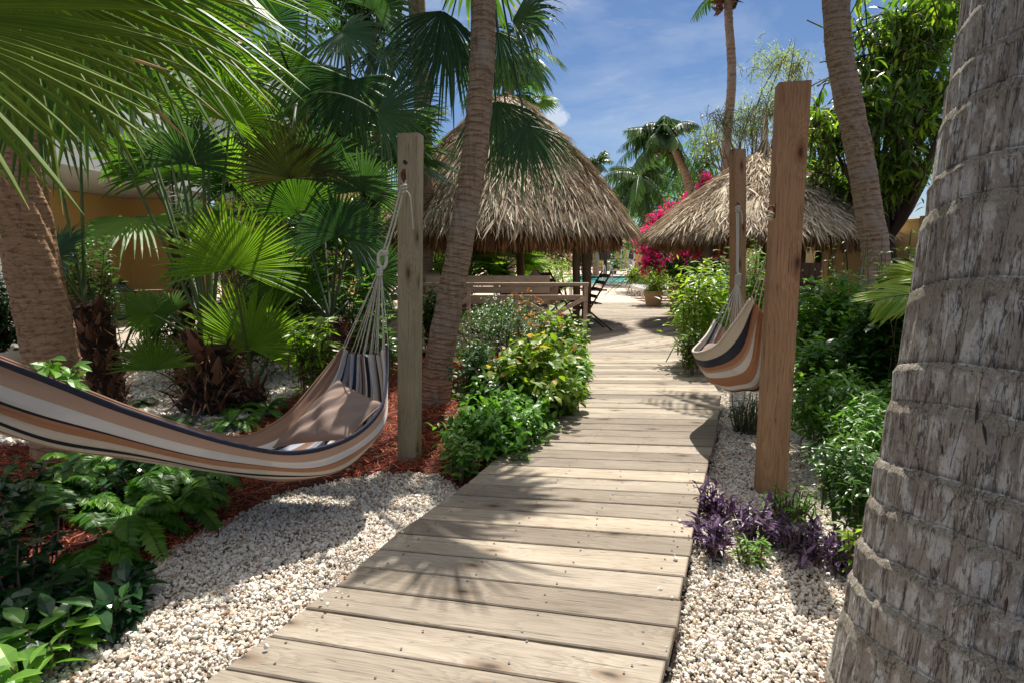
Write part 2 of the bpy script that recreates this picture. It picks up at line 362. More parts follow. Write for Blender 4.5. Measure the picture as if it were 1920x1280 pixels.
M['rust'] = plain('rusty_iron', (.16, .06, .03), .7, .5, 40, .6)
M['tile'] = plain('clay_roof_tile', (.55, .33, .16), .85, 0, 6, .7)
M['door_white'] = plain('pale_door_paint', (.58, .60, .62), .6)
M['glass_dark'] = plain('dark_pane', (.05, .06, .07), .15)
M['tarp'] = plain('dark_parasol_cloth', (.05, .06, .07), .9)

# ================================================================ world, sun, camera
SUN_EL = rad(62); saz = np.array([.262, .965])          # the sun stands ahead and a little to the right
sunv = np.array([saz[0] * math.cos(SUN_EL), saz[1] * math.cos(SUN_EL), math.sin(SUN_EL)])
w = bpy.data.worlds.new('World'); bpy.context.scene.world = w; w.use_nodes = True; nt = w.node_tree; nt.nodes.clear()
wo = nt.nodes.new('ShaderNodeOutputWorld'); bg = nt.nodes.new('ShaderNodeBackground'); sky = nt.nodes.new('ShaderNodeTexSky')
sky.sky_type = 'NISHITA'; sky.sun_disc = False; sky.sun_elevation = SUN_EL; sky.sun_rotation = math.atan2(saz[0], saz[1])
sky.altitude = 0; sky.air_density = 1.0; sky.dust_density = .25; sky.ozone_density = 3.5
co = nt.nodes.new('ShaderNodeTexCoord')
def cloud(scale, sc, lo, hi, rot=0, dist=.6, loc=(0, 0, 0)):
    mp = nt.nodes.new('ShaderNodeMapping'); mp.inputs['Scale'].default_value = sc; mp.inputs['Rotation'].default_value = (0, rot, 0); mp.inputs['Location'].default_value = loc
    nt.links.new(co.outputs['Generated'], mp.inputs[0]); n = noise(nt, mp.outputs[0], scale, 7, .6, dist)
    r = nt.nodes.new('ShaderNodeMapRange'); r.inputs[1].default_value = lo; r.inputs[2].default_value = hi; nt.links.new(n, r.inputs[0]); return r.outputs[0]
c1 = cloud(2.3, (1, 1, 2.6), .45, .74, .5, .5, (.35, 0, .2))
c2 = cloud(5.5, (1, 1, 3.2), .55, .85, .55, .3, (.1, .3, 0))
cm = math_(nt, 'ADD', math_(nt, 'MULTIPLY', c1, .55), math_(nt, 'MULTIPLY', math_(nt, 'MULTIPLY', c1, c2), 1.2), True)
# one small cumulus left of the path
def blob(px, py, r):
    d = nrm(ray(px, py)); v = nt.nodes.new('ShaderNodeVectorMath'); v.operation = 'DISTANCE'
    nv = nt.nodes.new('ShaderNodeVectorMath'); nv.operation = 'NORMALIZE'; nt.links.new(co.outputs['Generated'], nv.inputs[0])
    nt.links.new(nv.outputs[0], v.inputs[0]); v.inputs[1].default_value = tuple(d)
    nn = noise(nt, co.outputs['Generated'], 26, 5, .6)
    q = math_(nt, 'ADD', v.outputs['Value'], math_(nt, 'MULTIPLY', math_(nt, 'SUBTRACT', nn, .5), .05))
    return math_(nt, 'SUBTRACT', 1, math_(nt, 'MULTIPLY', math_(nt, 'SUBTRACT', q, r * .55, True), 1 / (r * .5)), True)
bl = math_(nt, 'MAXIMUM', blob(1032, 218, .026), math_(nt, 'MAXIMUM', blob(1008, 192, .02), blob(1052, 222, .014)))
cm = math_(nt, 'MAXIMUM', cm, math_(nt, 'MULTIPLY', bl, .8))
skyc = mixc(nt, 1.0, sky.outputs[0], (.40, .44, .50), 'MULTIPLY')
col = mixc(nt, math_(nt, 'MULTIPLY', cm, .8), skyc, (4.6, 4.9, 5.3))
# bright cloud veil added to the unseen upper sky as fill light
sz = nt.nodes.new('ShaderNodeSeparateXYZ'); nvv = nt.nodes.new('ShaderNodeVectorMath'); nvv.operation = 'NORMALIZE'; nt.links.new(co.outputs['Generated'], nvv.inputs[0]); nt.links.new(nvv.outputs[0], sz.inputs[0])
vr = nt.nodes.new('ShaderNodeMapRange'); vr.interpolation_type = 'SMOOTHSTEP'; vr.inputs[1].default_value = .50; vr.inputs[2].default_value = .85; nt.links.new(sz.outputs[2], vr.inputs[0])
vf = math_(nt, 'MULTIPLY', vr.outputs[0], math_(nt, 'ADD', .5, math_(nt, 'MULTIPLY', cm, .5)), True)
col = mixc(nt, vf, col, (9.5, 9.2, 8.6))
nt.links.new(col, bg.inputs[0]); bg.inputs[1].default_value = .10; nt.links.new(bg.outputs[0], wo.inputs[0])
sl = bpy.data.lights.new('sun', 'SUN'); sl.energy = 4.3; sl.angle = rad(.5); sl.color = (1, .95, .86); so = bpy.data.objects.new('sun', sl); C.objects.link(so)
so.rotation_euler = Vector(sunv).to_track_quat('Z', 'Y').to_euler(); so.location = (3, 8, 20)
cam = bpy.data.cameras.new('camera'); cam.sensor_width = 36; cam.lens = 36 * FPX / 1920; cam.clip_end = 2000; cam.clip_start = .02
cam.dof.use_dof = False
cobj = bpy.data.objects.new('camera', cam); C.objects.link(cobj); cobj.location = (0, 0, CAMZ); cobj.rotation_euler = (PI / 2 - PITCH, 0, 0)
sc = bpy.context.scene; sc.camera = cobj
sc.view_settings.view_transform = 'Standard'; sc.view_settings.look = 'None'; sc.view_settings.exposure = .88; sc.view_settings.gamma = 1
sc.cycles.max_bounces = 7; sc.cycles.diffuse_bounces = 4; sc.cycles.transmission_bounces = 4; sc.cycles.glossy_bounces = 3; sc.cycles.use_denoising = True
sc.cycles.caustics_reflective = False; sc.cycles.caustics_refractive = False; sc.cycles.sample_clamp_indirect = 6

# ================================================================ ground
sheet('ground', [(-400, -60), (400, -60), (400, 700), (-400, 700)], GZ - .03, M['soil'])
R = np.random.default_rng(5)
LE = np.array([G(*p)[:2] for p in [(385, 1280), (560, 1148), (655, 1075), (740, 1003), (850, 925), (925, 865), (1000, 800), (1060, 740), (1095, 690), (1100, 655)]])
RE = np.array([G(*p)[:2] for p in [(1240, 1280), (1265, 1175), (1297, 1010), (1325, 880), (1345, 800), (1352, 740), (1318, 690), (1275, 650)]])
LE = np.concatenate([[LE[0] + (LE[0] - LE[2]) * 1.6], LE]); RE = np.concatenate([[RE[0] + (RE[0] - RE[1]) * 3.2 * np.array([1, 1])], RE])
xl = lambda y: np.interp(y, LE[:, 1], LE[:, 0]); xr = lambda y: np.interp(y, RE[:, 1], RE[:, 0])
def board_line(y):
    th = -np.interp(y, [0, 1.5, 2.1, 3, 4, 6, 8], [13, 12, 9, 6, 3.5, .5, 0]) * PI / 180
    r = np.array([xr(y), y]); d = np.array([-math.cos(th), -math.sin(th)]); t = 0; p = r
    for t in np.linspace(.3, 3.2, 600):
        p = r + d * t
        if p[0] <= xl(p[1]): break
    return p, r
mb = MB(); sm = MB(); y = .35; lines = []
while y < 7.3: lines.append(board_line(y)); y += .147
for (l0, r0), (l1, r1) in zip(lines[:-1], lines[1:]):
    g = .0045; a = nrm(l1 - l0); b = nrm(r1 - r0); e = nrm(r0 - l0)
    j0, j1 = R.normal(0, .004, 2)
    prism(mb, [l0 + a * g + e * j0, r0 + b * g + e * j1, r1 - b * g + e * j1, l1 - a * g + e * j0], -.04, R.normal(0, .0012), r0 - l0, R.random(), (R.random() * 90, R.random() * 90), .004)
    if r0[1] < 6:
        for t in (.09, .38, .64, .93):
            if R.random() < .12: continue
            for s_ in (.27, .74):
                q = (l0 * (1 - t) + r0 * t) * (1 - s_) + (l1 * (1 - t) + r1 * t) * s_ + R.normal(0, .012, 2)
                a8 = np.linspace(0, 2 * PI, 9)[:-1]; V = np.c_[q[0] + .0042 * np.cos(a8), q[1] + .0042 * np.sin(a8), np.full(8, .0035)]
                sm.add(V, [np.array([list(range(8))])], .5)
# joists under the two edges of the walk
for E, o in ((LE, .05), (RE, -.05)):
    P = [np.array([p[0] + o, p[1], -.085]) for p in E]
    for p, q in zip(P[:-1], P[1:]): bar(mb, p, q, .045, .085, rnd=.2)
bw = tag(mb.build('boardwalk', [M['deck']]), kind='structure')
sm.build('deck_screw', [M['screw']], bw)
bw.children[0]['kind'] = 'stuff' if False else 'structure'
# the big deck under the huts
D0 = [(-3.2, 7.2), (.95, 7.2), (2.3, 7.2), (3.1, 8.0), (3.9, 9.6), (6.8, 11.2), (6.8, 15.2), (-5, 14.6), (-5, 9), (-3.6, 7.4)]
D0 = [(-3.6, 7.21), (2.3, 7.21), (3.0, 8.0), (3.9, 9.4), (7.2, 10.6), (7.2, 14.6), (-5, 14.6), (-5, 8.4)]
mb = MB()
def deckfield(poly, ang, cuts):
    d = np.array([math.cos(ang), math.sin(ang)]); n = np.array([-d[1], d[0]]); P = np.array(poly); s = P @ n
    v = s.min()
    while v < s.max():
        q = [np.array(p, float) for p in poly]
        for cp_, cn in cuts: q = clip(q, np.array(cp_, float), np.array(cn, float)) if len(q) > 2 else q
        if len(q) > 2: q = clip(q, n * (v + .003), n)
        if len(q) > 2: q = clip(q, n * (v + .141), -n)
        if len(q) > 2: prism(mb, q, -.04, R.normal(0, .001), d, R.random(), (R.random() * 90, R.random() * 90), .003)
        v += .146
# the polygon is convex, so half-plane clipping keeps it exact
deckfield(D0[:4] + [D0[6], D0[7]] if False else [(-3.6, 7.21), (2.3, 7.21), (5.2, 10.9), (-5, 10.9), (-5, 8.4)], rad(38), [])
deckfield([(-5, 10.91), (5.2, 10.91), (7.2, 12.6), (7.2, 14.6), (-5, 14.6)], rad(-9), [])
tag(mb.build('deck', [M['deck']]), kind='structure')
boxm = MB(); 
V = [(-14, 14.62), (16, 14.62), (30, 24), (60, 60), (-30, 60), (-14, 14.62)]
pool = [G(1046, 535)[:2], G(1260, 535)[:2], G(1262, 518.5)[:2], G(1078, 518.5)[:2]]
ci = [pool[0], pool[1], pool[2], pool[3]]
# paving as four pieces round the pool basin
def quad(mb, pts, z): mb.add(np.array([(p[0], p[1], z) for p in pts]), [np.array([list(range(len(pts)))])], .5)
mb = MB(); A, B_, C_, D_ = pool; z = -.01
quad(mb, [(-14, 14.62), (20, 14.62), (20, A[1]), (-14, A[1])], z)
quad(mb, [(-14, A[1]), (A[0], A[1]), (D_[0], D_[1]), (-14, D_[1])], z)
quad(mb, [(B_[0], B_[1]), (20, B_[1]), (20, C_[1]), (C_[0], C_[1])], z)
quad(mb, [(-14, D_[1]), (20, D_[1]), (20, 70), (-14, 70)], z)
tag(mb.build('pool_deck', M['concrete']), kind='structure')
mb = MB()
for p, q in zip(pool, pool[1:] + pool[:1]): bar(mb, (p[0], p[1], .015), (q[0], q[1], .015), .3, .05)
tag(mb.build('pool_coping', M['pot_white']), kind='structure')
m, nt, b, out = mat('pool_water_blue'); n = noise(nt, coords(nt), 1.1, 4, .6, 1.5)
nt.links.new(ramp(nt, n, [(.35, (.02, .25, .28)), (.55, (.05, .42, .43)), (.7, (.30, .66, .62))]), b.inputs['Base Color']); b.inputs['Roughness'].default_value = .12
bump(nt, b, noise(nt, coords(nt), 6, 3), .25, .05)
mb = MB(); quad(mb, pool, -.005 - .07); tag(mb.build('pool_water', m), kind='structure')

# gravel and mulch zones
gl = [G(*p, GZ)[:2] for p in [(-700, 2600), (300, 2600), (300, 1330), (560, 1170), (860, 925), (860, 903), (820, 885), (760, 880), (700, 884), (640, 893), (590, 905), (520, 925), (440, 962), (360, 1010), (270, 1060), (150, 1190), (-60, 1240), (-500, 1500)]]
gl = [(p[0], max(p[1], .55)) for p in gl]
mu = [G(*p, GZ)[:2] for p in [(860, 925), (860, 903), (820, 885), (760, 880), (700, 884), (640, 893), (590, 905), (520, 925), (440, 962), (360, 1010), (270, 1060), (150, 1190), (-60, 1240), (-600, 1150), (-300, 830), (300, 830), (420, 825), (520, 760), (640, 690), (720, 650), (1110, 650), (1110, 690), (1070, 740), (1010, 800), (935, 865)]]
gb = [G(*p, GZ)[:2] for p in [(-300, 830), (300, 830), (420, 825), (520, 760), (640, 690), (720, 650), (600, 640), (250, 690), (100, 720), (-500, 740)]]
gr = [(xr(y_) , y_) for y_ in np.linspace(.6, 5.6, 12)] + [tuple(G(*p, GZ)[:2]) for p in [(1620, 700), (1700, 800), (1760, 900), (2100, 1000)]] + [(2.6, 1.2), (2.4, .6)]
def wobble(poly): return [(p[0], p[1]) for p in poly]
for i, (nm, z, mt_, zz) in enumerate((('gravel_ground', gl, M['gravelbed'], GZ - .022), ('mulch_ground', mu, M['mulchbed'], GZ - .018), ('gravel_ground', gb, M['gravelbed'], GZ - .022), ('gravel_ground', gr, M['gravelbed'], GZ - .026))):
    sheet(nm, z, zz, mt_)
ico_v = []; t = (1 + 5 ** .5) / 2
ico_v = nrm(np.array([(-1, t, 0), (1, t, 0), (-1, -t, 0), (1, -t, 0), (0, -1, t), (0, 1, t), (0, -1, -t), (0, 1, -t), (t, 0, -1), (t, 0, 1), (-t, 0, -1), (-t, 0, 1)], float))
ico_f = np.array([(0, 11, 5), (0, 5, 1), (0, 1, 7), (0, 7, 10), (0, 10, 11), (1, 5, 9), (5, 11, 4), (11, 10, 2), (10, 7, 6), (7, 1, 8), (3, 9, 4), (3, 4, 2), (3, 2, 6), (3, 6, 8), (3, 8, 9), (4, 9, 5), (2, 4, 11), (6, 2, 10), (8, 6, 7), (9, 8, 1)])
def rotmats(n, rng):
    q = nrm(rng.normal(size=(n, 4))); a, b, c, d = q.T
    return np.stack([1-2*(c*c+d*d), 2*(b*c-a*d), 2*(b*d+a*c), 2*(b*c+a*d), 1-2*(b*b+d*d), 2*(c*d-a*b), 2*(b*d-a*c), 2*(c*d+a*b), 1-2*(b*b+c*c)], -1).reshape(n, 3, 3)
def pebbles(mb, poly, dens, rng, size=.0055, zb=GZ, fade=None):
    P = np.array(poly); lo = P.min(0); hi = P.max(0); n = int(dens * np.prod(hi - lo)); p = rng.uniform(lo, hi, (n, 2)); q_ = p + rng.normal(0, .014, p.shape) + .03 * np.sin(p[:, ::-1] * 9 + 2) * np.sin(p * 5); p = p[inpoly(q_, poly)]
    zz = zb - .018 + rng.random(len(p)) * .016 + .012 * np.sin(p[:, 0] * 3.1 + 1) * np.sin(p[:, 1] * 2.7)
    n = len(p); s = size * rng.lognormal(0, .36, n); sc3 = s[:, None] * rng.uniform(.65, 1.35, (n, 3))
    for k in range(4):
        V = ico_v * rng.uniform(.72, 1.18, (12, 1)); sel = np.arange(n) % 4 == k
        scatter(mb, (V, [ico_f], np.zeros((12, 2))), np.c_[p[sel], zz[sel]], rotmats(sel.sum(), rng), sc3[sel], rng.random(sel.sum()))
mb = MB(); pebbles(mb, gl, 15000, R)
stray = [tuple(LE[k] + [.0, 0]) for k in range(1, 6)] + [tuple(LE[k] + [.10, 0]) for k in range(5, 0, -1)]; pebbles(mb, stray, 130, R, zb=.020)
o = mb.build('gravel', M['gravel']); tag(o, 'cream coral gravel bed beneath the striped hammock beside the boardwalk', 'gravel', kind='stuff')
mb = MB(); pebbles(mb, gr, 14000, R)
stray = [tuple(RE[k] + [-.08, 0]) for k in range(0, 5)] + [tuple(RE[k]) for k in range(4, -1, -1)]; pebbles(mb, stray, 150, R, zb=.020)
o = mb.build('gravel', M['gravel']); tag(o, 'cream coral gravel strip between the boardwalk and the thick grey palm trunk', 'gravel', kind='stuff')
mb = MB(); pebbles(mb, gb, 1800, R, .014)
o = mb.build('gravel', M['gravel']); tag(o, 'pale gravel around the shaggy palm stumps near the terrace', 'gravel', kind='stuff')
def shreds(mb, poly, dens, rng):
    P = np.array(poly); lo = P.min(0); hi = P.max(0); n = int(dens * np.prod(hi - lo)); p = rng.uniform(lo, hi, (n, 2)); q_ = p + rng.normal(0, .03, p.shape) + .04 * np.sin(p[:, ::-1] * 7); p = p[inpoly(q_, poly)]; n = len(p)
    d = nrm(np.c_[rng.normal(size=(n, 2)), rng.normal(0, .22, n)]); z = GZ - .012 + rng.random(n) * .03 + .015 * np.sin(p[:, 0] * 4) * np.sin(p[:, 1] * 3.3)
    L = rng.uniform(.02, .075, n); sc3 = np.c_[L, L * rng.uniform(.6, 1.6, n), L]
    k_ = rng.integers(0, n, 160); scatter(mb, leaf_T(.2, .5, .5, .4), np.c_[p[k_], z[k_] + .012], frame(np.c_[rng.normal(size=(160, 2)), rng.normal(0, .3, 160)], rng.normal(0, .4, (160, 3)) + [0, 0, 1]), rng.uniform(.03, .07, 160), rng.uniform(.0, 1, 160) ** .5)
    scatter(mb, STRAW, np.c_[p, z], frame(d, rng.normal(0, .5, (n, 3)) + [0, 0, 1]), sc3, rng.random(n) ** 1.1)
mb = MB(); shreds(mb, mu, 5200, R)
o = mb.build('mulch', M['mulch']); tag(o, 'rust red shredded bark mulch around the grey hammock post', 'mulch', kind='stuff')
# ================================================================ hammock posts
def timber_post(px_b, py_b, top_px, top_py, w1, w2, rotz, m, label, D=None, bolts=(), twist=0):
    b = G(px_b, py_b, GZ); D = b[1]; t = W(top_px, top_py, D); t[1] = D
    th = thing('hammock_post', label, 'post', b)
    mb = MB(); n = 40; a = rad(rotz)
    for k in range(n):
        pass
    # square section with eased edges, swept up in short lengths so weathering can bend it a little
    c = .006; sec = [(-w1/2+c, -w2/2), (w1/2-c, -w2/2), (w1/2, -w2/2+c), (w1/2, w2/2-c), (w1/2-c, w2/2), (-w1/2+c, w2/2), (-w1/2, w2/2-c), (-w1/2, -w2/2+c)]
    zs = np.linspace(0, 1, n); V = []; U = []
    per = np.cumsum([0] + [math.dist(sec[i], sec[(i + 1) % 8]) for i in range(8)])[:8]
    for z in zs:
        aa = a + twist * z; ce = b * (1 - z) + t * z
        if z == 0: ce = ce - [0, 0, .05]
        for i, (x, y_) in enumerate(sec):
            V.append(ce + [x * math.cos(aa) - y_ * math.sin(aa), x * math.sin(aa) + y_ * math.cos(aa), 0]); U.append((z * (t[2] - b[2]) + px_b, per[i] + px_b * .37))
    F = [(k * 8 + i, k * 8 + (i + 1) % 8, k * 8 + 8 + (i + 1) % 8, k * 8 + 8 + i) for k in range(n - 1) for i in range(8)]
    mb.add(V, [np.array(F)], .5, U)
    tp = np.array(V[-8:]); mb.add(tp + [0, 0, .0005], [np.array([list(range(8))])], .35, (tp[:, :2] - b[:2]) * [.2, 1] + 7)
    mb.build('timber', m, th)
    return th, b, t, a
def hook(th, pos, nrmdir, label=None):
    """rusty eye plate and hook ring on the post face"""
    mb = MB(); n = nrm(np.array(nrmdir, float)); s = nrm(np.cross(n, [0, 0, 1.]))
    p = np.array(pos, float); bar(mb, p + np.array([0, 0, .035]), p - np.array([0, 0, .035]), .022, .005, up=n)
    a = np.linspace(0, 2 * PI, 15); P = p + n * .018 + (np.cos(a)[:, None] * n * .016 + np.sin(a)[:, None] * np.array([0, 0, 1.]) * .024)
    tube(mb, P, .0045, 7); mb.build('eye_hook', M['rust'], th, smooth=True)
    mb = MB(); lathe(mb, (0, 0, 0), [(0, .0), (.007, 0), (.007, .004), (0, .006)], 10)
lp, lb, lt, la = timber_post(768, 858, 770, 253, .128, .105, -9, M['post_grey'], 'weathered grey green square timber post holding the near left hammock rope')
rp, rb, rt, ra = timber_post(1444, 915, 1487, 158, .150, .10, -12, M['post_brown'], 'warm brown knotty timber post, nearest and largest, beside the purple plants', twist=-.04)
fp, fb, ft, fa = timber_post(1383, 722, 1383, 281, .128, .09, 12, M['post_brown'], 'slimmer brown timber post in the green shrubs holding the white hammock rope')
# metal foot of the far post
mb = MB(); bar(mb, fb + [0, 0, -.02], fb + [0, 0, .10], .15, .12, up=(0, 1, 0)); mb.build('post_foot', M['rust'], fp)

# ================================================================ hammocks
ST = [(0, 'br', .07), (0, 'wh', .035), (0, 'nv', .018), (0, 'bl', .03), (0, 'br', .035), (0, 'bl', .025), (0, 'nv', .03), (0, 'wh', .035), (0, 'br', .02), (0, 'cr', .03), (0, 'nv', .03), (0, 'or', .03),
      (0, 'wh', .035), (0, 'bk', .025), (0, 'cr', .03), (0, 'br', .02), (0, 'nv', .025), (0, 'wh', .035), (0, 'or', .035), (0, 'cr', .04), (0, 'bk', .025), (0, 'cr', .045), (0, 'or', .045), (0, 'bk', .010), (0, 'wh', .052), (0, 'ta', .05), (0, 'nv', .022)]
CC = {'br': (.34, .20, .14), 'wh': (.72, .69, .67), 'nv': (.040, .045, .075), 'bl': (.46, .50, .60), 'cr': (.66, .59, .50), 'or': (.48, .25, .14), 'bk': (.032, .030, .038), 'ta': (.56, .38, .28)}
tot = sum(s[2] for s in ST); stops = []; acc = 0
for _, c, wd in ST: stops.append((acc, CC[c])); acc += wd / tot
def hammock_mat(name, shift=0, stops=stops):
    m, nt, b, out = mat(name); tc = nt.nodes.new('ShaderNodeTexCoord'); sx = nt.nodes.new('ShaderNodeSeparateXYZ'); nt.links.new(tc.outputs['UV'], sx.inputs[0])
    u = sx.outputs[0]; nz = noise(nt, coords(nt, 'UV', (400, 6, 1)), 1, 2)
    u = math_(nt, 'ADD', u, math_(nt, 'MULTIPLY', math_(nt, 'SUBTRACT', nz, .5), .003))
    c = ramp(nt, u, stops, 'CONSTANT')
    weave = noise(nt, coords(nt, 'UV', (700, 900, 1)), 1, 2); c = mixc(nt, math_(nt, 'MULTIPLY', math_(nt, 'SUBTRACT', weave, .4, True), 1.6), c, mixc(nt, 1.0, c, (.55, .55, .55), 'MULTIPLY'))
    nt.links.new(c, b.inputs['Base Color']); b.inputs['Roughness'].default_value = .95; b.inputs['Specular IOR Level'].default_value = .15
    b.inputs['Sheen Weight'].default_value = .15
    bump(nt, b, weave, .5, .002)
    t = nt.nodes.new('ShaderNodeBsdfTranslucent'); nt.links.new(c, t.inputs[0]); mx = nt.nodes.new('ShaderNodeMixShader'); mx.inputs[0].default_value = .22
    nt.links.new(b.outputs[0], mx.inputs[1]); nt.links.new(t.outputs[0], mx.inputs[2]); nt.links.new(mx.outputs[0], out.inputs[0]); return m
M['hammock'] = hammock_mat('striped_hammock_cotton')
ST2 = [('br', .06), ('bl', .04), ('nv', .05), ('bl', .035), ('br', .03), ('wh', .04), ('nv', .045), ('wh', .03), ('or', .045), ('wh', .05), ('br', .015), ('nv', .05), ('or', .02), ('wh', .045), ('cr', .03), ('nv', .05), ('or', .035), ('wh', .055), ('or', .075), ('wh', .045), ('ta', .015), ('or', .02), ('nv', .045), ('cr', .05)]
tot2 = sum(x[1] for x in ST2); stops2 = []; acc = 0
for cc_, wd in ST2: stops2.append((acc, CC[cc_])); acc += wd / tot2
M['hammock_b'] = hammock_mat('bold_striped_hammock_cotton', 0, stops2)
M['rope'] = plain('off_white_cotton_rope', (.60, .56, .47), .95, 0, 80, .5, .6, .004)
M['rope_tan'] = plain('undyed_cord', (.52, .42, .28), .95, 0, 80, .5)
def hammock_cloth(secs, nt_=130, ns=84, scallop=.012, wr=.010, seed=1, flip=False):
    secs = np.array(secs)                                        # (k,3,3): far rim, bottom, near rim
    S = np.stack([catmull(secs[:, i], nt_) for i in range(3)], 1)
    s = np.linspace(0, 1, ns); V = np.zeros((nt_, ns, 3))
    for i in range(nt_):
        a, b, c = S[i]; ctrl = 2 * b - .5 * (a + c)
        q = (1 - s)[:, None] ** 2 * a + (2 * s * (1 - s))[:, None] * ctrl + (s ** 2)[:, None] * c
        # fuller, rounder belly than a parabola
        k = np.abs(2 * s - 1)[:, None]; e = a * (1 - s)[:, None] + c * s[:, None]; q = q + (q - e) * .18 * (k ** 2) * (1 - k) * 4
        V[i] = q
    du = np.gradient(V, axis=1); dv = np.gradient(V, axis=0); N = nrm(np.cross(du, dv)); rg = np.random.default_rng(seed)
    T = np.linspace(0, 1, nt_)[:, None]; e = np.minimum(T, 1 - T) * 2; gather = np.clip(1 - e * 1.7, 0, 1) ** 1.3
    d = np.zeros((nt_, ns))
    for k in range(14): 
        f = rg.uniform(3, 26); ph = rg.uniform(0, 6.3); sh = rg.uniform(-2.5, 2.5)
        d += np.sin(2 * PI * f * s[None] + ph + sh * T * 2 * PI * .5) * (1 if f > 10 else 1.4) / 14 * (.45 + 2.6 * gather)
    d = d + .22 * np.sin(2 * PI * (2.3 * T + 1.5 * s[None]) + seed) * (1 - gather) + .16 * np.sin(2 * PI * (5.1 * T - 2.2 * s[None])) * (1 - gather)
    V += N * (d * wr * 2)[..., None]
    # scalloped ends where the strings pull
    ax = nrm(V[1] - V[0]); V[0] -= 0
    for i in range(5):
        V[i] += ax * (scallop * (1 - np.abs(np.cos(PI * 11 * s)) ** .8) * (1 - i / 5))[:, None]
    ax = nrm(V[-2] - V[-1])
    for i in range(5): V[-1 - i] += ax * (scallop * (1 - np.abs(np.cos(PI * 11 * s)) ** .8) * (1 - i / 5))[:, None]
    L = np.concatenate([[0], np.cumsum(np.linalg.norm(np.diff(V[:, ns // 2], axis=0), axis=1))])
    U = np.stack([np.broadcast_to(s[None], (nt_, ns)), np.broadcast_to(L[:, None], (nt_, ns))], -1)
    return V, U, N
def cloth_obj(V, U, N, name, m, parent, th=.0025):
    a, b = V.shape[:2]; mb = MB(); i = np.arange(a - 1)[:, None] * b; j = np.arange(b - 1)[None]
    F = np.stack([i + j, i + j + 1, i + b + j + 1, i + b + j], -1).reshape(-1, 4)
    mb.add(np.concatenate([V.reshape(-1, 3), (V - N * th).reshape(-1, 3)]), [F, F[:, ::-1] + a * b], .5, np.concatenate([U.reshape(-1, 2)] * 2))
    # rim hems: rolled edge
    o = mb.build(name, m, parent, smooth=True)
    hm = MB()
    for col in (0, b - 1):
        P = V[::3, col]; tube(hm, P, .008, 8, .5)
        hm.U[-1][:, 0] = .02 if col == 0 else .985
    hm.build('rolled_hem', m, o, smooth=True)
    return o
def strings(mb, ring, edge, n, r=.0022, m=0, rg=None, sag=.02):
    idx = np.linspace(1, len(edge) - 2, n).astype(int)
    for i in idx:
        e = edge[i]; mid = (ring + e) / 2 - np.array([0, 0, sag]) + (rg.normal(0, .004, 3) if rg is not None else 0); tube(mb, bezier(ring, mid, e, 7), r, 5)
def knot(mb, c, d, r=.014, L=.06, turns=4):
    d = nrm(np.array(d, float)); Mf = frame(d, np.array([.1, 1, 0.2])); a = np.linspace(0, 2 * PI * turns, 14 * turns)
    P = c + (np.c_[np.linspace(0, L, len(a)), r * np.cos(a), r * np.sin(a)] @ Mf.T); tube(mb, P, r * .55, 6)
rg = np.random.default_rng(8)
# --- left hammock
H = [[W(640, 650, 3.16), W(690, 664, 3.10), W(727, 651, 2.98)],
     [W(610, 692, 3.12), W(694, 745, 3.02), W(725, 703, 2.88)],
     [W(570, 740, 3.05), W(680, 812, 2.86), W(716, 762, 2.72)],
     [W(525, 785, 2.95), W(632, 864, 2.70), W(655, 822, 2.52)],
     [W(465, 815, 2.83), W(560, 894, 2.55), W(560, 846, 2.36)],
     [W(400, 815, 2.70), W(440, 890, 2.40), W(430, 829, 2.22)],
     [W(230, 757, 2.48), W(240, 858, 2.20), W(240, 768, 2.04)],
     [W(60, 690, 2.28), W(50, 820, 2.02), W(78, 708, 1.90)],
     [W(-110, 625, 2.12), W(-130, 750, 1.88), W(-90, 640, 1.78)],
     [W(-230, 590, 2.02), W(-240, 650, 1.85), W(-205, 592, 1.78)]]
hook_p = W(758, 338, 3.10)
th = thing('hammock', 'large striped hammock holding a brown pillow, hung from the grey post in the foreground', 'hammock', G(430, 960, GZ))
V, U, N = hammock_cloth(H, 170, 110, .02, .014, 3)
cloth_obj(V, U, N, 'cloth', M['hammock'], th)
hook(lp, W(758, 330, 3.105), (-.25, -1, 0))
for py in (305,):
    mb = MB(); bc = W(760, py, 3.11); ba = np.linspace(0, 2 * PI, 13)[:-1]; bV = np.c_[bc[0] + .011 * np.cos(ba), np.full(12, bc[1] - .014), bc[2] + .011 * np.sin(ba)]; mb.add(np.concatenate([bV, bV + [0, .03, 0]]), [np.array([list(range(12))]), np.array([(k, (k + 1) % 12, 12 + (k + 1) % 12, 12 + k) for k in range(12)])]); mb.build('bolt', M['iron'], lp)
ring = W(714, 498, 3.06)
mb = MB()
strings(mb, ring, V[0] , 22, .0024, 0, rg)
mb.build('fan_strings', M['rope'], th, smooth=True)
mb = MB()
P = [hook_p, W(740, 410, 3.08), W(722, 470, 3.06), W(716, 480, 3.06)]
for dx in (-3, 3): tube(mb, catmull([p + np.array([dx * .003, 0, 0]) for p in P], 14), .0045, 7)
knot(mb, W(757, 345, 3.08), (0, 0, -1), .012, .045, 3)
tube(mb, catmull([W(757, 356, 3.08), W(768, 366, 3.06), W(772, 395, 3.06), W(775, 430, 3.07)], 14), .004, 7)      # loose tail
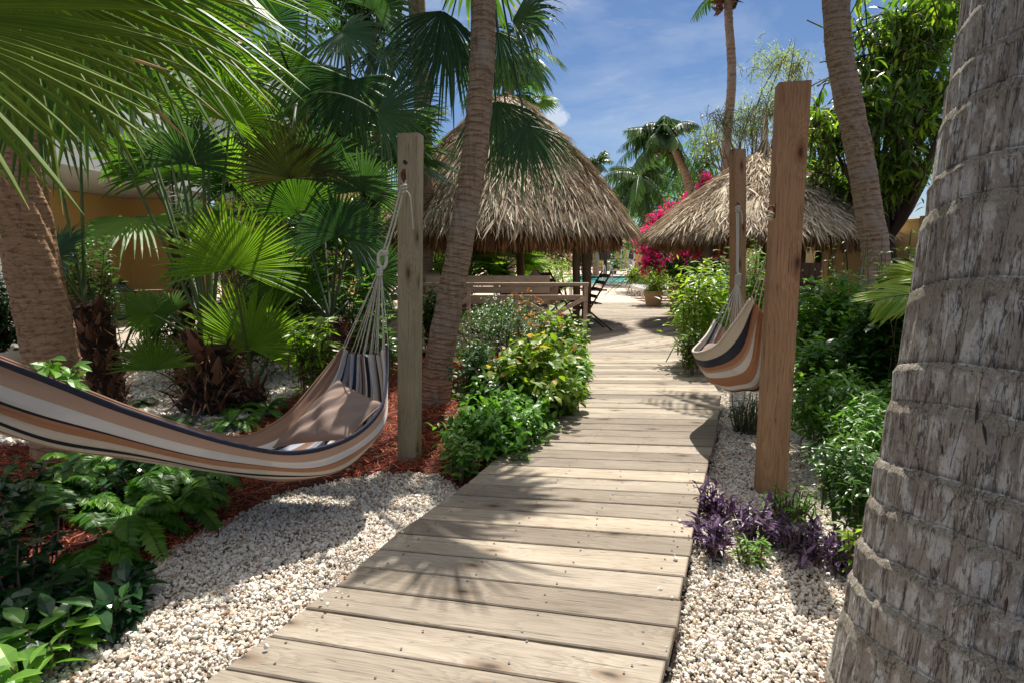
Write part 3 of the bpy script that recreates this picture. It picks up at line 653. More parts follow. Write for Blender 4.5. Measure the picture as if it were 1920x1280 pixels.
# ring of whipped cord above the strings
a = np.linspace(0, 2 * PI, 22); cc = W(717, 487, 3.06); P = cc + np.c_[np.cos(a) * .022, np.sin(a) * .006, np.sin(a) * .045]; tube(mb, P, .0095, 8)
knot(mb, W(712, 503, 3.05), (-.05, 0, -1), .012, .04, 4); knot(mb, W(722, 470, 3.06), (.1, 0, -1), .012, .02, 2)
mb.build('rope', M['rope'], th, smooth=True)
ring2 = W(-430, 430, 1.75); mb = MB(); strings(mb, ring2, V[-1], 20, .0024, 0, rg); tube(mb, [ring2, W(-620, 250, 1.6)], .006, 7)
mb.build('far_strings', M['rope'], th, smooth=True)
# pillow
def pillow(corners, h, m, label, n=40, seed=2):
    c = [np.array(x) for x in corners]; s = np.linspace(-1, 1, n); X, Y = np.meshgrid(s, s, indexing='ij'); rgp = np.random.default_rng(seed)
    px = X * (1 - .10 * (1 - Y ** 2) * 0 - .09 * (1 - np.abs(Y)) ); u = (X * (1 - .07 * (1 - Y ** 2)) + 1) / 2; v = (Y * (1 - .07 * (1 - X ** 2)) + 1) / 2
    B = ((1 - u) * (1 - v))[..., None] * c[0] + (u * (1 - v))[..., None] * c[1] + (u * v)[..., None] * c[2] + ((1 - u) * v)[..., None] * c[3]
    nn = nrm(np.cross(c[1] - c[0], c[3] - c[0])); nn = nn if nn[2] > 0 else -nn
    hh = h * ((1 - X ** 2) * (1 - Y ** 2)).clip(0) ** .42
    w_ = np.zeros_like(X)
    for k in range(9): w_ += np.sin(rgp.uniform(2, 6) * X * 1.6 + rgp.uniform(2, 6) * Y * 1.6 * (-1) ** k + rgp.uniform(0, 6)) / 9
    top = B + nn * (hh * (1 + .55 * w_))[..., None]; bot = B - nn * (hh * .6)[..., None]
    mb = MB(); i = np.arange(n - 1)[:, None] * n; j = np.arange(n - 1)[None]; F = np.stack([i + j, i + n + j, i + n + j + 1, i + j + 1], -1).reshape(-1, 4)
    mb.add(np.concatenate([top.reshape(-1, 3), bot.reshape(-1, 3)]), [F, F[:, ::-1] + n * n], .5)
    ring_ = [tuple(B[i_, 0]) for i_ in range(n)] + [tuple(B[-1, j_]) for j_ in range(n)] + [tuple(B[i_, -1]) for i_ in range(n - 1, -1, -1)] + [tuple(B[0, j_]) for j_ in range(n - 1, -1, -1)]
    o = mb.build('pillow', m, org=(sum(c) / 4) - nn * .05, smooth=True); tag(o, label, 'pillow')
    pm = MB(); P = np.array([p for k, p in enumerate(ring_) if k == 0 or math.dist(p, ring_[k - 1]) > 1e-4]); tube(pm, P[::2], .004, 6); pm.build('piping', m, o, smooth=True)
    return o
M['pillow'] = plain('brown_pillow_cotton', (.235, .165, .135), .95, 0, 9, .25, .3, .003)
pillow([W(512, 838, 2.72), W(634, 712, 2.98), W(719, 757, 2.80), W(652, 822, 2.56)], .065, M['pillow'], 'plain brown pillow lying in the large foreground hammock')
# --- right hammock
H2 = [[W(1404, 604, 4.72), W(1372, 616, 4.62), W(1342, 600, 4.50)],
      [W(1398, 632, 4.45), W(1358, 668, 4.35), W(1320, 632, 4.22)],
      [W(1400, 645, 4.2), W(1345, 700, 4.08), W(1300, 655, 3.95)],
      [W(1412, 642, 3.95), W(1360, 722, 3.84), W(1312, 661, 3.66)],
      [W(1450, 622, 3.7), W(1400, 730, 3.6), W(1345, 646, 3.42)],
      [W(1482, 590, 3.45), W(1442, 716, 3.38), W(1377, 606, 3.2)],
      [W(1480, 556, 3.25), W(1445, 590, 3.2), W(1410, 554, 3.08)]]
th2 = thing('hammock', 'striped hammock hanging between two brown posts right of the boardwalk', 'hammock', G(1380, 790, GZ))
V2, U2, N2 = hammock_cloth(H2, 120, 90, .02, .010, 9)
U2 = U2.copy(); U2[..., 0] = 1 - (1 - U2[..., 0]) * .97; cloth_obj(V2, U2, N2, 'cloth', M['hammock_b'], th2)
ringf = W(1383, 530, 4.95); mb = MB(); strings(mb, ringf, V2[0], 18, .0026, 0, rg, .01); mb.build('fan_strings', M['rope'], th2, smooth=True)
ringn = W(1456, 405, 2.99); mb = MB(); strings(mb, W(1452, 440, 3.02), V2[-1], 18, .0024, 0, rg, .01); tube(mb, [W(1452, 440, 3.02), ringn], .006, 6); mb.build('near_strings', M['rope_tan'], th2, smooth=True)
mb = MB(); hkf = W(1383, 392, 5.10)
for dx in (-.008, .006): tube(mb, [hkf + [dx, 0, 0], ringf + [dx * .6, 0, 0]], .0065, 7)
knot(mb, ringf + [0, 0, .08], (0, 0, -1), .018, .11, 6); knot(mb, hkf + [0, 0, .03], (0, 0, -1), .016, .05, 3)
tube(mb, catmull([hkf, W(1390, 398, 5.08), W(1392, 420, 5.08)], 8), .005, 6)
mb.build('rope', M['rope'], th2, smooth=True)
hook(fp, W(1383, 388, 5.13), (0, -1, 0)); hook(rp, W(1452, 396, 2.86), (-1, -.1, 0))
mb = MB(); q = rb * .395 + rt * .605; q = W(1447, 398, 2.78); knot(mb, q, (-.2, -.2, -.4), .010, .05, 3); tube(mb, catmull([q, W(1436, 396, 2.79), W(1428, 400, 2.8)], 8), .004, 6); mb.build('rope_tail', M['rope_tan'], th2, smooth=True)
pillow([W(1312, 660, 3.9), W(1322, 648, 4.2), W(1375, 655, 4.2), W(1362, 672, 3.9)], .05, M['pillow'], 'brown pillow half hidden inside the hammock right of the boardwalk', seed=5)

# ================================================================ palm trunks
def trunk_mat(name, kind):
    m, nt, b, out = mat(name); r = attr(nt); tc = coords(nt, 'Object')
    if kind == 'grey':
        # rnd = position within a leaf-scar ring: 0 just under the scar ledge, 1 at the next scar
        lich = noise(nt, coords(nt, 'Object', (1, 1, .45)), 22, 6, .62); streak = noise(nt, coords(nt, 'Object', (1, 1, .07)), 75, 5, .7); big = noise(nt, tc, 3.0, 4)
        base = mixc(nt, big, (.28, .24, .21), (.47, .42, .365))
        base = mixc(nt, math_(nt, 'MULTIPLY', math_(nt, 'SUBTRACT', lich, .49, True), 16, True), base, (.60, .575, .54))
        base = mixc(nt, math_(nt, 'MULTIPLY', math_(nt, 'SUBTRACT', streak, .56, True), 6, True), base, (.06, .048, .04))
        spk = noise(nt, coords(nt, 'Object', (1, 1, .5)), 120, 4, .7); base = mixc(nt, math_(nt, 'MULTIPLY', math_(nt, 'SUBTRACT', spk, .52, True), 6, True), base, mixc(nt, 1.0, base, (.5, .47, .45), 'MULTIPLY'))
        band = ramp(nt, r, [(0, (.25, .25, .25)), (.04, (0, 0, 0)), (.78, (0, 0, 0)), (.88, (1, 1, 1)), (1, (.9, .9, .9))]); band = math_(nt, 'MULTIPLY', band, math_(nt, 'ADD', .35, math_(nt, 'MULTIPLY', noise(nt, tc, 14, 4), 1.0), True), True)
        pore = noise(nt, tc, 240, 3, .7); bandc = mixc(nt, math_(nt, 'MULTIPLY', math_(nt, 'SUBTRACT', pore, .4, True), 4, True), (.36, .32, .255), (.15, .12, .09))
        base = mixc(nt, band, base, bandc); ln = ramp(nt, r, [(0, (1, 1, 1)), (.035, (.7, .7, .7)), (.09, (0, 0, 0))]); base = mixc(nt, math_(nt, 'MULTIPLY', ln, math_(nt, 'MULTIPLY', noise(nt, tc, 9, 4), 1.3), True), base, (.05, .04, .033))
        crk = noise(nt, coords(nt, 'Object', (1, 1, .10)), 34, 5, .6, .3); crk = math_(nt, 'SUBTRACT', 1, math_(nt, 'MULTIPLY', math_(nt, 'ABSOLUTE', math_(nt, 'SUBTRACT', crk, .52)), 70), True); base = mixc(nt, math_(nt, 'MULTIPLY', crk, .55), base, (.05, .04, .033)); nt.links.new(base, b.inputs['Base Color'])
        fis = noise(nt, coords(nt, 'Object', (1, 1, .06)), 90, 5, .7)
        bump(nt, b, math_(nt, 'ADD', math_(nt, 'SUBTRACT', fis, math_(nt, 'MULTIPLY', crk, .6)), math_(nt, 'MULTIPLY', pore, .35)), .9, .014)
    elif kind == 'brown':
        h = noise(nt, coords(nt, 'Object', (1, 1, 3.5)), 16, 6, .68, .4); v = noise(nt, coords(nt, 'Object', (1, 1, .3)), 30, 4); bg_ = noise(nt, tc, 4, 3)
        base = mixc(nt, bg_, (.52, .32, .19), (.38, .22, .125)); base = mixc(nt, math_(nt, 'MULTIPLY', math_(nt, 'SUBTRACT', h, .50, True), 6, True), base, (.17, .09, .05))
        base = mixc(nt, math_(nt, 'MULTIPLY', math_(nt, 'SUBTRACT', v, .62, True), 6, True), base, (.08, .045, .03)); nt.links.new(base, b.inputs['Base Color'])
        bump(nt, b, math_(nt, 'MULTIPLY', h, -1.0), .8, .02)
    else:
        h = noise(nt, coords(nt, 'Object', (1, 1, 5)), 9, 5, .6, .3); v = noise(nt, coords(nt, 'Object', (1, 1, .25)), 40, 4)
        base = ramp(nt, r, [(0, (.40, .28, .195)), (.55, (.36, .25, .17)), (.8, (.29, .19, .13)), (.93, (.14, .09, .06)), (1, (.20, .135, .09))])
        base = mixc(nt, math_(nt, 'MULTIPLY', math_(nt, 'SUBTRACT', h, .47, True), 4.5, True), base, (.13, .085, .06)); base = mixc(nt, math_(nt, 'MULTIPLY', math_(nt, 'SUBTRACT', noise(nt, tc, 3.5, 5, .65), .48, True), 3.5, True), base, (.34, .29, .25))
        base = mixc(nt, math_(nt, 'MULTIPLY', math_(nt, 'SUBTRACT', v, .58, True), 5, True), base, (.36, .29, .22)); nt.links.new(base, b.inputs['Base Color'])
        bump(nt, b, math_(nt, 'ADD', h, v), .7, .015)
    b.inputs['Roughness'].default_value = .92; b.inputs['Specular IOR Level'].default_value = .2; return m
M['trunk_grey'] = trunk_mat('grey_ringed_palm_bark', 'grey'); M['trunk_brown'] = trunk_mat('brown_fibrous_palm_bark', 'brown'); M['trunk_ring'] = trunk_mat('tan_ringed_palm_bark', 'ring')
def palm_trunk(path, radii, parent, m, ring=.1, ledge=.01, nz=300, ns=64, seed=1, tilt=.0, rough=.003, name='trunk', irregular=.25, flute=0, extra=None):
    P = catmull(path, nz); rr = np.interp(np.linspace(0, 1, nz), np.linspace(0, 1, len(radii)), radii); rg_ = np.random.default_rng(seed)
    L = np.concatenate([[0], np.cumsum(np.linalg.norm(np.diff(P, axis=0), axis=1))]); hs = [0]
    while hs[-1] < L[-1]: hs.append(hs[-1] + ring * rg_.uniform(1 - irregular, 1 + irregular))
    hs = np.array(hs); ang = np.linspace(0, 2 * PI, ns + 1)[:-1]
    ph = rg_.uniform(0, 6.3, (6,)); wav = sum(np.sin(ang * k + ph[k]) / k for k in (1, 2, 3)) * .35 * ring
    yy = L[:, None] + wav[None] * .5 + tilt * np.cos(ang)[None]
    i = np.clip(np.searchsorted(hs, yy) - 1, 0, len(hs) - 2); t = np.clip((yy - hs[i]) / (hs[i + 1] - hs[i]), 0, 1)
    # each internode narrows upward, then steps out at the old leaf scar
    prof = np.where(t < .84, .25 * (1 - t), .25 * (1 - .84) + np.clip((t - .84) / .05, 0, 1) * .75 * (1 - np.clip((t - .93) / .07, 0, 1) ** 2 * .6))
    lv = rg_.uniform(.5, 1.4, len(hs))[i]; amp = ledge * lv * np.clip(rr / rr[0], .4, 1)[:, None]
    if flute: prof = np.where(t < .80, .15 + .85 * (t / .80), 1 - ((t - .80) / .20) ** .8 * .9)
    d = prof * amp
    th_ = ang[None]; z_ = L[:, None]
    for k in range(16):
        f = rg_.uniform(5, 24); g = rg_.uniform(-8, 40) * (.3 if flute else 1); d = d + rough / 3 * np.sin(round(f) * th_ + g * z_ + rg_.uniform(0, 6.3))
    if flute: 
        for k in range(5): d = d - flute * 1.0 * np.abs(np.sin(rg_.integers(9, 30) * th_ + rg_.uniform(0, 6) + np.sin(z_ * rg_.uniform(5, 12)) * .5)) ** 14 * np.clip((.84 - t) * 12, 0, 1)
    mb = MB(); tube(mb, P, 1.0, ns, 0.5, radial=rr[:, None] + d); mb.R[-1] = t.ravel(); mb.U[-1][:, 0] *= 1
    if extra: extra(mb, P, rr)
    return mb.build(name, [m, M['iron']], parent, smooth=True), P, rr
def gashes(mb, P_, r_):
    rg = np.random.default_rng(4)
    for k in range(22):
        z = rg.uniform(0.05, 2.0); a = rg.uniform(PI * .95, PI * 1.6); i = np.argmin(abs(P_[:, 2] - z)); c = P_[i] + np.array([math.cos(a), math.sin(a), 0]) * (r_[i] + .013); d = nrm(np.array([rg.normal(0, .12), rg.normal(0, .12), 1])); up = np.array([math.cos(a), math.sin(a), 0])
        scatter(mb, leaf_T(rg.uniform(.04, .09), -.5, 0, rg.uniform(.3, .7), (0, .3, .7, 1)), c[None], frame(d[None], up[None]), np.array([rg.uniform(.02, .06)]), np.array([.5]), 1)
# right foreground palm
th = thing('palm_tree', 'massive grey ringed palm trunk in the right foreground', 'palm tree', (1.36, 1.42, GZ))
Rp = th
tr, P_, r_ = palm_trunk([(1.31, 1.35, -.15), (1.318, 1.36, .3), (1.335, 1.37, .8), (1.355, 1.385, 1.3), (1.378, 1.39, 1.8), (1.40, 1.40, 2.4), (1.41, 1.45, 3.2), (1.4, 1.5, 4.2), (1.35, 1.6, 5.3), (1.3, 1.7, 6.5)],
           [.405, .382, .358, .338, .322, .310, .300, .291, .284, .278, .274, .27, .265, .27, .26, .25, .24, .23, .22, .2, .19, .18, .17], th, M['trunk_grey'], ring=.150, ledge=.010, nz=1000, ns=220, seed=12, rough=.0022, flute=.005, irregular=.42, extra=gashes, tilt=.02)
# left foreground brown palm
lp0 = G(118, 845, GZ)
th = thing('palm_tree', 'leaning brown rough barked palm trunk behind the left end of the foreground hammock', 'palm tree', lp0); Lp = th
D = lp0[1]
_, LP, _ = palm_trunk([lp0 - [0, 0, .05], W(98, 680, D), W(70, 535, D), W(38, 385, D), W(16, 255, D), W(-8, 130, D), W(-30, 0, D), W(-50, -160, D)],
           [.165, .145, .138, .140, .138, .13, .13, .12], th, M['trunk_brown'], ring=.05, ledge=.007, nz=420, ns=90, seed=3, rough=.006, irregular=.6)
# middle palm
mp0 = G(814, 752, GZ); D = mp0[1]
th = thing('palm_tree', 'slender curved palm with ringed tan trunk just behind the grey hammock post', 'palm tree', mp0); Mp = th
_, MP, _ = palm_trunk([mp0 - [0, 0, .05], W(826, 660, D), W(848, 540, D), W(868, 430, D), W(890, 290, D), W(902, 150, D), W(907, 0, D), W(912, -100, D), W(918, -190, D)],
           [.14, .122, .112, .106, .102, .1, .098, .096, .094, .092, .09], th, M['trunk_ring'], ring=.042, ledge=.0045, nz=700, ns=72, seed=7, rough=.0045, irregular=.65)
# palm behind the right post
q0 = G(1642, 700, GZ); D = 6.3; q0 = W(1645, 560, D); q0[2] = GZ
th = thing('palm_tree', 'curved ringed palm trunk rising by the yellow wall right of the nearest brown post', 'palm tree', q0); Qp = th
_, QP, _ = palm_trunk([q0, W(1643, 500, D), W(1630, 400, D), W(1612, 290, D), W(1588, 180, D), W(1573, 90, D), W(1567, 0, D), W(1565, -100, D), W(1568, -230, D), W(1575, -370, D)],
           [.145, .132, .126, .124, .122, .118, .116, .115], th, M['trunk_ring'], ring=.06, ledge=.006, nz=420, ns=48, seed=17, rough=.006, irregular=.6)
# ================================================================ leaves of palms
def fan_leaf(mb, hub, axis, normal, R, n=42, spread=2.0, cup=.12, droop=.25, rng=None, split=.56, tipmb=None, pleat=.9, gap=.0, wscale=1.0, sag=None):
    axis = nrm(np.asarray(axis, float)); normal = np.asarray(normal, float); side = nrm(np.cross(normal, axis)); normal = np.cross(axis, side)
    if normal.dot(normal) < 1e-6: return
    phi = np.linspace(-spread, spread, n) + rng.normal(0, spread / n * .22, n); dl = spread * 2 / (n - 1) * .5
    ln = R * (1 - .16 * (np.abs(phi) / PI) ** 2) * rng.uniform(.86, 1.06, n)
    st = np.array([.02, .28, split, .72, .88, 1.0]); K = len(st)
    drp = droop * rng.uniform(.6, 1.4, n); twist = rng.normal(0, .10, n)
    V = np.zeros((n, K, 3, 3))
    for k, r in enumerate(st):
        late = max(0, (r - split) / (1 - split))
        ph = phi + twist * late * .35
        d = np.cos(ph)[:, None] * axis + np.sin(ph)[:, None] * side
        t = -np.sin(ph)[:, None] * axis + np.cos(ph)[:, None] * side
        rad_ = (ln * r)[:, None]; c = hub + d * rad_ + normal * (cup * R * r * r - .0)
        c = c + normal * (-.10 * R * r * (np.abs(phi)[:, None] / PI) ** 2)
        g = (drp * ln * (max(0, r - split * .6) ** 2) * 1.6)[:, None]; c = c - np.array([0, 0, 1.]) * g
        hw = (ln * min(r, split + .08 * late) * dl * (1 if r <= split else (1 - late) ** .62) * (1 - gap) * wscale + .0006)[:, None]
        pl = hw * pleat * (1 - .3 * late)
        V[:, k, 0] = c - t * hw + normal * (-pl * .5); V[:, k, 1] = c + normal * pl * .5; V[:, k, 2] = c + t * hw + normal * (-pl * .5)
    base = (np.arange(n) * K * 3)[:, None, None]; kk = (np.arange(K - 1) * 3)[None, :, None]; cc = np.array([0, 1])[None, None]
    F = np.stack([base + kk + cc, base + kk + cc + 3, base + kk + cc + 4, base + kk + cc + 1], -1).reshape(-1, 4)
    U = np.zeros((n, K, 3, 2)); U[..., 0] = st[None, :, None]; U[..., 1] = np.array([-.35, 0.35, .35])[None, None]
    r0 = rng.uniform(.15, .8); rn = np.clip(r0 + rng.normal(0, .10, n), 0, .93); rn = np.repeat(rn[:, None], K, 1); rn[:, -1] = np.where(rng.random(n) < .35, 1, rn[:, -1]); rn[:, -2] = np.where(rng.random(n) < .06, 1, rn[:, -2])
    mb.add(V.reshape(-1, 3), F, np.repeat(rn.ravel(), 3), U.reshape(-1, 2))
def frond(parent, base, hub, R, up, facing, mname, rng, n=42, spread=2.0, stalk='petiole', droop=.25, cup=.12, bow=.10, r=.010, mid=None, split=.56):
    """a fan leaf on its stalk. up = the midrib's direction; facing = the blade's upper side"""
    base = np.array(base, float); hub = np.array(hub, float)
    mb = MB(); fan_leaf(mb, hub, up, facing, R, n, spread, cup, droop, rng, split)
    o = mb.build('frond', M[mname], parent)
    mb = MB(); L = np.linalg.norm(hub - base); m_ = (base + hub) / 2 + (np.array([0, 0, bow * L]) if mid is None else np.array(mid))
    P = bezier(base, m_, hub, 12); tube(mb, P, np.linspace(r * 1.5, r * .75, 12), 6); mb.build('petiole', M[stalk], o, smooth=True)
    return o
def stub_trunk(parent, base, top, r0, r1, rng, n=90, m='bark_dark', shag=.12):
    """stump covered with broken leaf bases and fibre"""
    base = np.array(base, float); top = np.array(top, float); mb = MB(); t = np.linspace(0, 1, 40)
    bend = rng.normal(0, .03, 3); P = base + (top - base) * t[:, None] + np.sin(t * PI)[:, None] * bend; rr = np.interp(t, [0, 1], [r0, r1])
    radial = rr[:, None] * (1 + .18 * np.sin(np.linspace(0, 2 * PI, 24, endpoint=False)[None] * 5 + t[:, None] * 40) * rng.uniform(.5, 1, (40, 24)))
    tube(mb, P, 1.0, 24, .5, radial=radial, cap=True); tr = mb.build('trunk', M['bark_fibre'], parent)
    mb = MB(); k = rng.random(n); a = rng.uniform(0, 2 * PI, n); rr = np.interp(k, [0, 1], [r0, r1]); pos = base + (top - base) * k[:, None] + np.c_[np.cos(a) * rr * .9, np.sin(a) * rr * .9, np.zeros(n)]
    d = np.c_[np.cos(a) * .75, np.sin(a) * .75, rng.uniform(.5, 1.5, n)]; L = shag * rng.uniform(.5, 1.5, n)
    scatter(mb, leaf_T(.16, .7, -.2, .15, (0, .15, .8, 1)), pos, frame(d, np.c_[np.cos(a), np.sin(a), np.zeros(n)] * -1 + [0, 0, .3]), np.c_[L, L * 1.3, L], rng.random(n))
    k = rng.random(n * 6); a = rng.uniform(0, 2 * PI, n * 6); rr = np.interp(k, [0, 1], [r0, r1]); pos = base + (top - base) * k[:, None] + np.c_[np.cos(a) * rr, np.sin(a) * rr, np.zeros(n * 6)]
    d = np.c_[np.cos(a), np.sin(a), rng.uniform(-1.2, 1.2, n * 6)]; L = shag * .8 * rng.uniform(.4, 1.6, n * 6)
    scatter(mb, leaf_T(.035, .4, .3, .3, (0, .4, 1)), pos, frame(d, rng.normal(size=(n * 6, 3))), L, rng.random(n * 6))
    mb.build('leaf_bases', M['fibre'], tr)
    return tr
def fib(name, cols):
    m, nt, b, out = mat(name); nt.links.new(ramp(nt, attr(nt), cols), b.inputs['Base Color']); b.inputs['Roughness'].default_value = .9; return m
M['fibre'] = fib('palm_fibre', [(0, (.05, .022, .012)), (.5, (.14, .062, .032)), (.9, (.30, .15, .08)), (1, (.42, .27, .17))])
M['bark_fibre'] = plain('fibrous_dark_bark', (.075, .038, .022), .95, 0, 22, .8, .9, .03)
def away(px, py, D, px2, py2, D2):
    a = W(px, py, D); b = W(px2, py2, D2); return nrm(b - a)
cam_p = np.array([0, 0, CAMZ])
def tocam(p): return nrm(cam_p - np.asarray(p, float))
def face(p, tilt_up=.5, sidew=0.):
    """blade normal: partly towards the open (viewer's) side, partly up"""
    t = tocam(p); return nrm(t * (1 - tilt_up) + np.array([sidew, 0, tilt_up]))
def crown(parent, base, n, R, L, mname, rng, el=(-.3, 1.2), nseg=30, droop=.5, stalk='petiole_dark', az=None, spread=1.7, r=.012):
    for k in range(n):
        a = (2 * PI * (k * .382 + rng.random() * .12)) if az is None else rng.uniform(*az); e = rng.uniform(*el)
        d = np.array([math.cos(a) * math.cos(e), math.sin(a) * math.cos(e), math.sin(e)]); hub = np.array(base) + d * L * rng.uniform(.8, 1.15)
        ax = nrm(d + np.array([0, 0, -.35 - .25 * (1 - e)])); nr = nrm(np.array([-math.cos(a) * math.sin(e) * 1.0, -math.sin(a) * math.sin(e), 1.2]) + rng.normal(0, .25, 3))
        frond(parent, base, hub, R * rng.uniform(.85, 1.1), ax, nr, mname if isinstance(mname, str) else mname[rng.integers(len(mname))], rng, nseg, spread, stalk, droop, .08, .12, r)
rng = np.random.default_rng(21)
# ---- crown and near fronds of the left foreground palm (trunk leaves the frame)
top = LP[-1]
frond(Lp, W(-420, -60, 1.9), W(-210, 20, 1.75), .86, away(-210, 20, 1.75, 300, 100, 1.75), [-.15, -.75, .55], 'fan_olive', rng, 44, 1.25, droop=.10, cup=-.02, split=.52, r=.012)
frond(Lp, W(-200, -260, 2.2), W(-20, -70, 2.2), .90, away(-20, -70, 2.2, 400, 130, 2.3), [-.1, -.8, .45], 'fan_olive', rng, 44, 1.3, droop=.15, split=.5)
frond(Lp, W(0, -300, 2.6), W(180, -90, 2.6), .85, away(180, -90, 2.6, 400, 130, 2.7), [.1, -.8, .4], 'fan_mid', rng, 46, 1.45, droop=.2, split=.5)
frond(Lp, W(-200, -200, 2.6), W(60, 90, 2.9), .60, away(60, 90, 2.9, 200, 330, 2.9), [.1, -.7, .5], 'fan_mid', rng, 44, 1.5, droop=.3)
crown(Lp, top + [0, 0, .1], 12, .8, .85, 'fan_mid', rng, (-.1, 1.1), 34, .4, az=(-PI * .2, PI * 1.2))
# ---- shaggy palm right of it
b = G(205, 775, GZ); D = b[1]
th = thing('fan_palm', 'short fan palm with a shaggy leaning trunk between the brown palm trunk and the terrace', 'fan palm', b)
stub_trunk(th, b, W(160, 570, D), .12, .12, rng, 110); t0 = W(160, 570, D)
frond(th, t0, W(95, 485, D), .42, away(95, 485, D, 190, 430, D), face(W(95, 485, D), .55, .1), 'fan_dark', rng, 40, 1.55)
frond(th, t0, W(85, 205, D + .2), .52, away(85, 205, D, 150, 285, D - .15), face(W(95, 210, D), .4, .5), 'fan_bright', rng, 44, 1.1, bow=0)
frond(th, t0, W(150, 130, D + .7), .6, away(150, 130, D, 220, 40, D), face(W(230, 240, D), .4), 'fan_mid', rng, 42, 1.9)
# ---- stump palm with long stalks
b = G(388, 772, GZ); D = b[1]; top = W(395, 640, D)
th = thing('fan_palm', 'fan palm on a broad brown stump, its long green stalks leaning left', 'fan palm', b)
stub_trunk(th, b, top, .20, .17, rng, 70, shag=.2)
for (hx, hy, dd, R_, ax, ay, mn, sp_, tu) in [(350, 308, .1, .50, 345, 170, 'fan_dark', 1.75, .35), (160, 150, .3, .55, 260, 60, 'fan_mid', 1.7, .4), (255, 190, .5, .55, 210, 60, 'fan_mid', 1.9, .4),
        (430, 230, .5, .5, 470, 120, 'fan_bright', 1.8, .45), (300, 95, .6, .6, 330, -30, 'fan_mid', 1.9, .4), (390, 130, .8, .55, 410, 20, 'fan_bright', 1.9, .5),
        (285, 590, -.3, .32, 230, 560, 'fan_mid', 1.7, .6), (300, 215, 1.0, .6, 330, 110, 'fan_mid', 1.9, .45), (370, 60, .3, .6, 420, -30, 'fan_mid', 1.9, .45), (200, 60, .9, .62, 160, -40, 'fan_dark', 1.9, .4), (420, 330, .9, .5, 450, 240, 'fan_bright', 1.8, .45)]:
    h = W(hx, hy, D + dd); frond(th, top + [0, 0, -.05], h, R_, away(hx, hy, D + dd, ax, ay, D + dd - .1), face(h, tu, rng.uniform(-.2, .2)), mn, rng, 46, sp_, bow=.03, r=.012)
frond(th, b + [-.1, -.1, .2], W(288, 694, D - .5), .30, away(288, 694, D, 282, 620, D), face(W(288, 694, D), .75), 'fan_mid', rng, 34, 1.45, r=.006, droop=.1)
# ---- bright low palm
b = G(472, 765, GZ); D = b[1]; top = W(475, 725, D)
th = thing('fan_palm', 'low fan palm with two big bright green fans, rising beside ferns behind the foreground hammock', 'fan palm', b)
stub_trunk(th, b, top, .10, .08, rng, 40, shag=.10)
frond(th, top, W(466, 652, D - .1), .60, away(466, 652, D, 462, 520, D + .1), face(W(466, 652, D), .5, -.1), 'fan_bright', rng, 58, 2.05, bow=0, r=.011, droop=.1)
frond(th, top, W(437, 503, D - .3), .56, away(437, 503, D, 445, 370, D + .1), face(W(437, 503, D), .5, .1), 'fan_bright', rng, 60, 1.9, bow=0, r=.010, droop=.1)
frond(th, top, W(560, 560, D + .3), .40, away(560, 560, D, 560, 470, D), face(W(560, 560, D), .45), 'fan_mid', rng, 42, 1.8, bow=0, r=.009)
frond(th, top, W(318, 590, D + .1), .34, away(318, 590, D, 250, 560, D), face(W(318, 590, D), .5), 'fan_mid', rng, 40, 1.7, bow=0, r=.009)
# ---- dark blue-green clump behind
b = W(620, 650, 4.6); b[2] = GZ; D = 4.6; top = W(620, 600, D)
th = thing('fan_palm', 'dark blue green fan palm on thin stalks left of the grey hammock post', 'fan palm', b)
stub_trunk(th, b, top, .12, .10, rng, 50)
for (hx, hy, dd, R_, ax, ay, mn, sp_) in [(634, 440, -.2, .44, 610, 330, 'fan_dark', 1.9), (655, 448, .2, .46, 740, 400, 'fan_dark', 1.6), (560, 400, .4, .45, 540, 300, 'fan_mid', 1.8), (700, 520, .5, .45, 760, 470, 'fan_dark', 1.7),
        (545, 520, .3, .42, 500, 440, 'fan_mid', 1.8), (600, 320, .9, .5, 570, 230, 'fan_dark', 1.9), (680, 360, 1., .5, 700, 270, 'fan_dark', 1.9)]:
    h = W(hx, hy, D + dd); frond(th, top, h, R_, away(hx, hy, D + dd, ax, ay, D + dd - .1), face(h, .42, rng.uniform(-.2, .2)), mn, rng, 46, sp_, bow=.02, r=.009, stalk='petiole_dark')
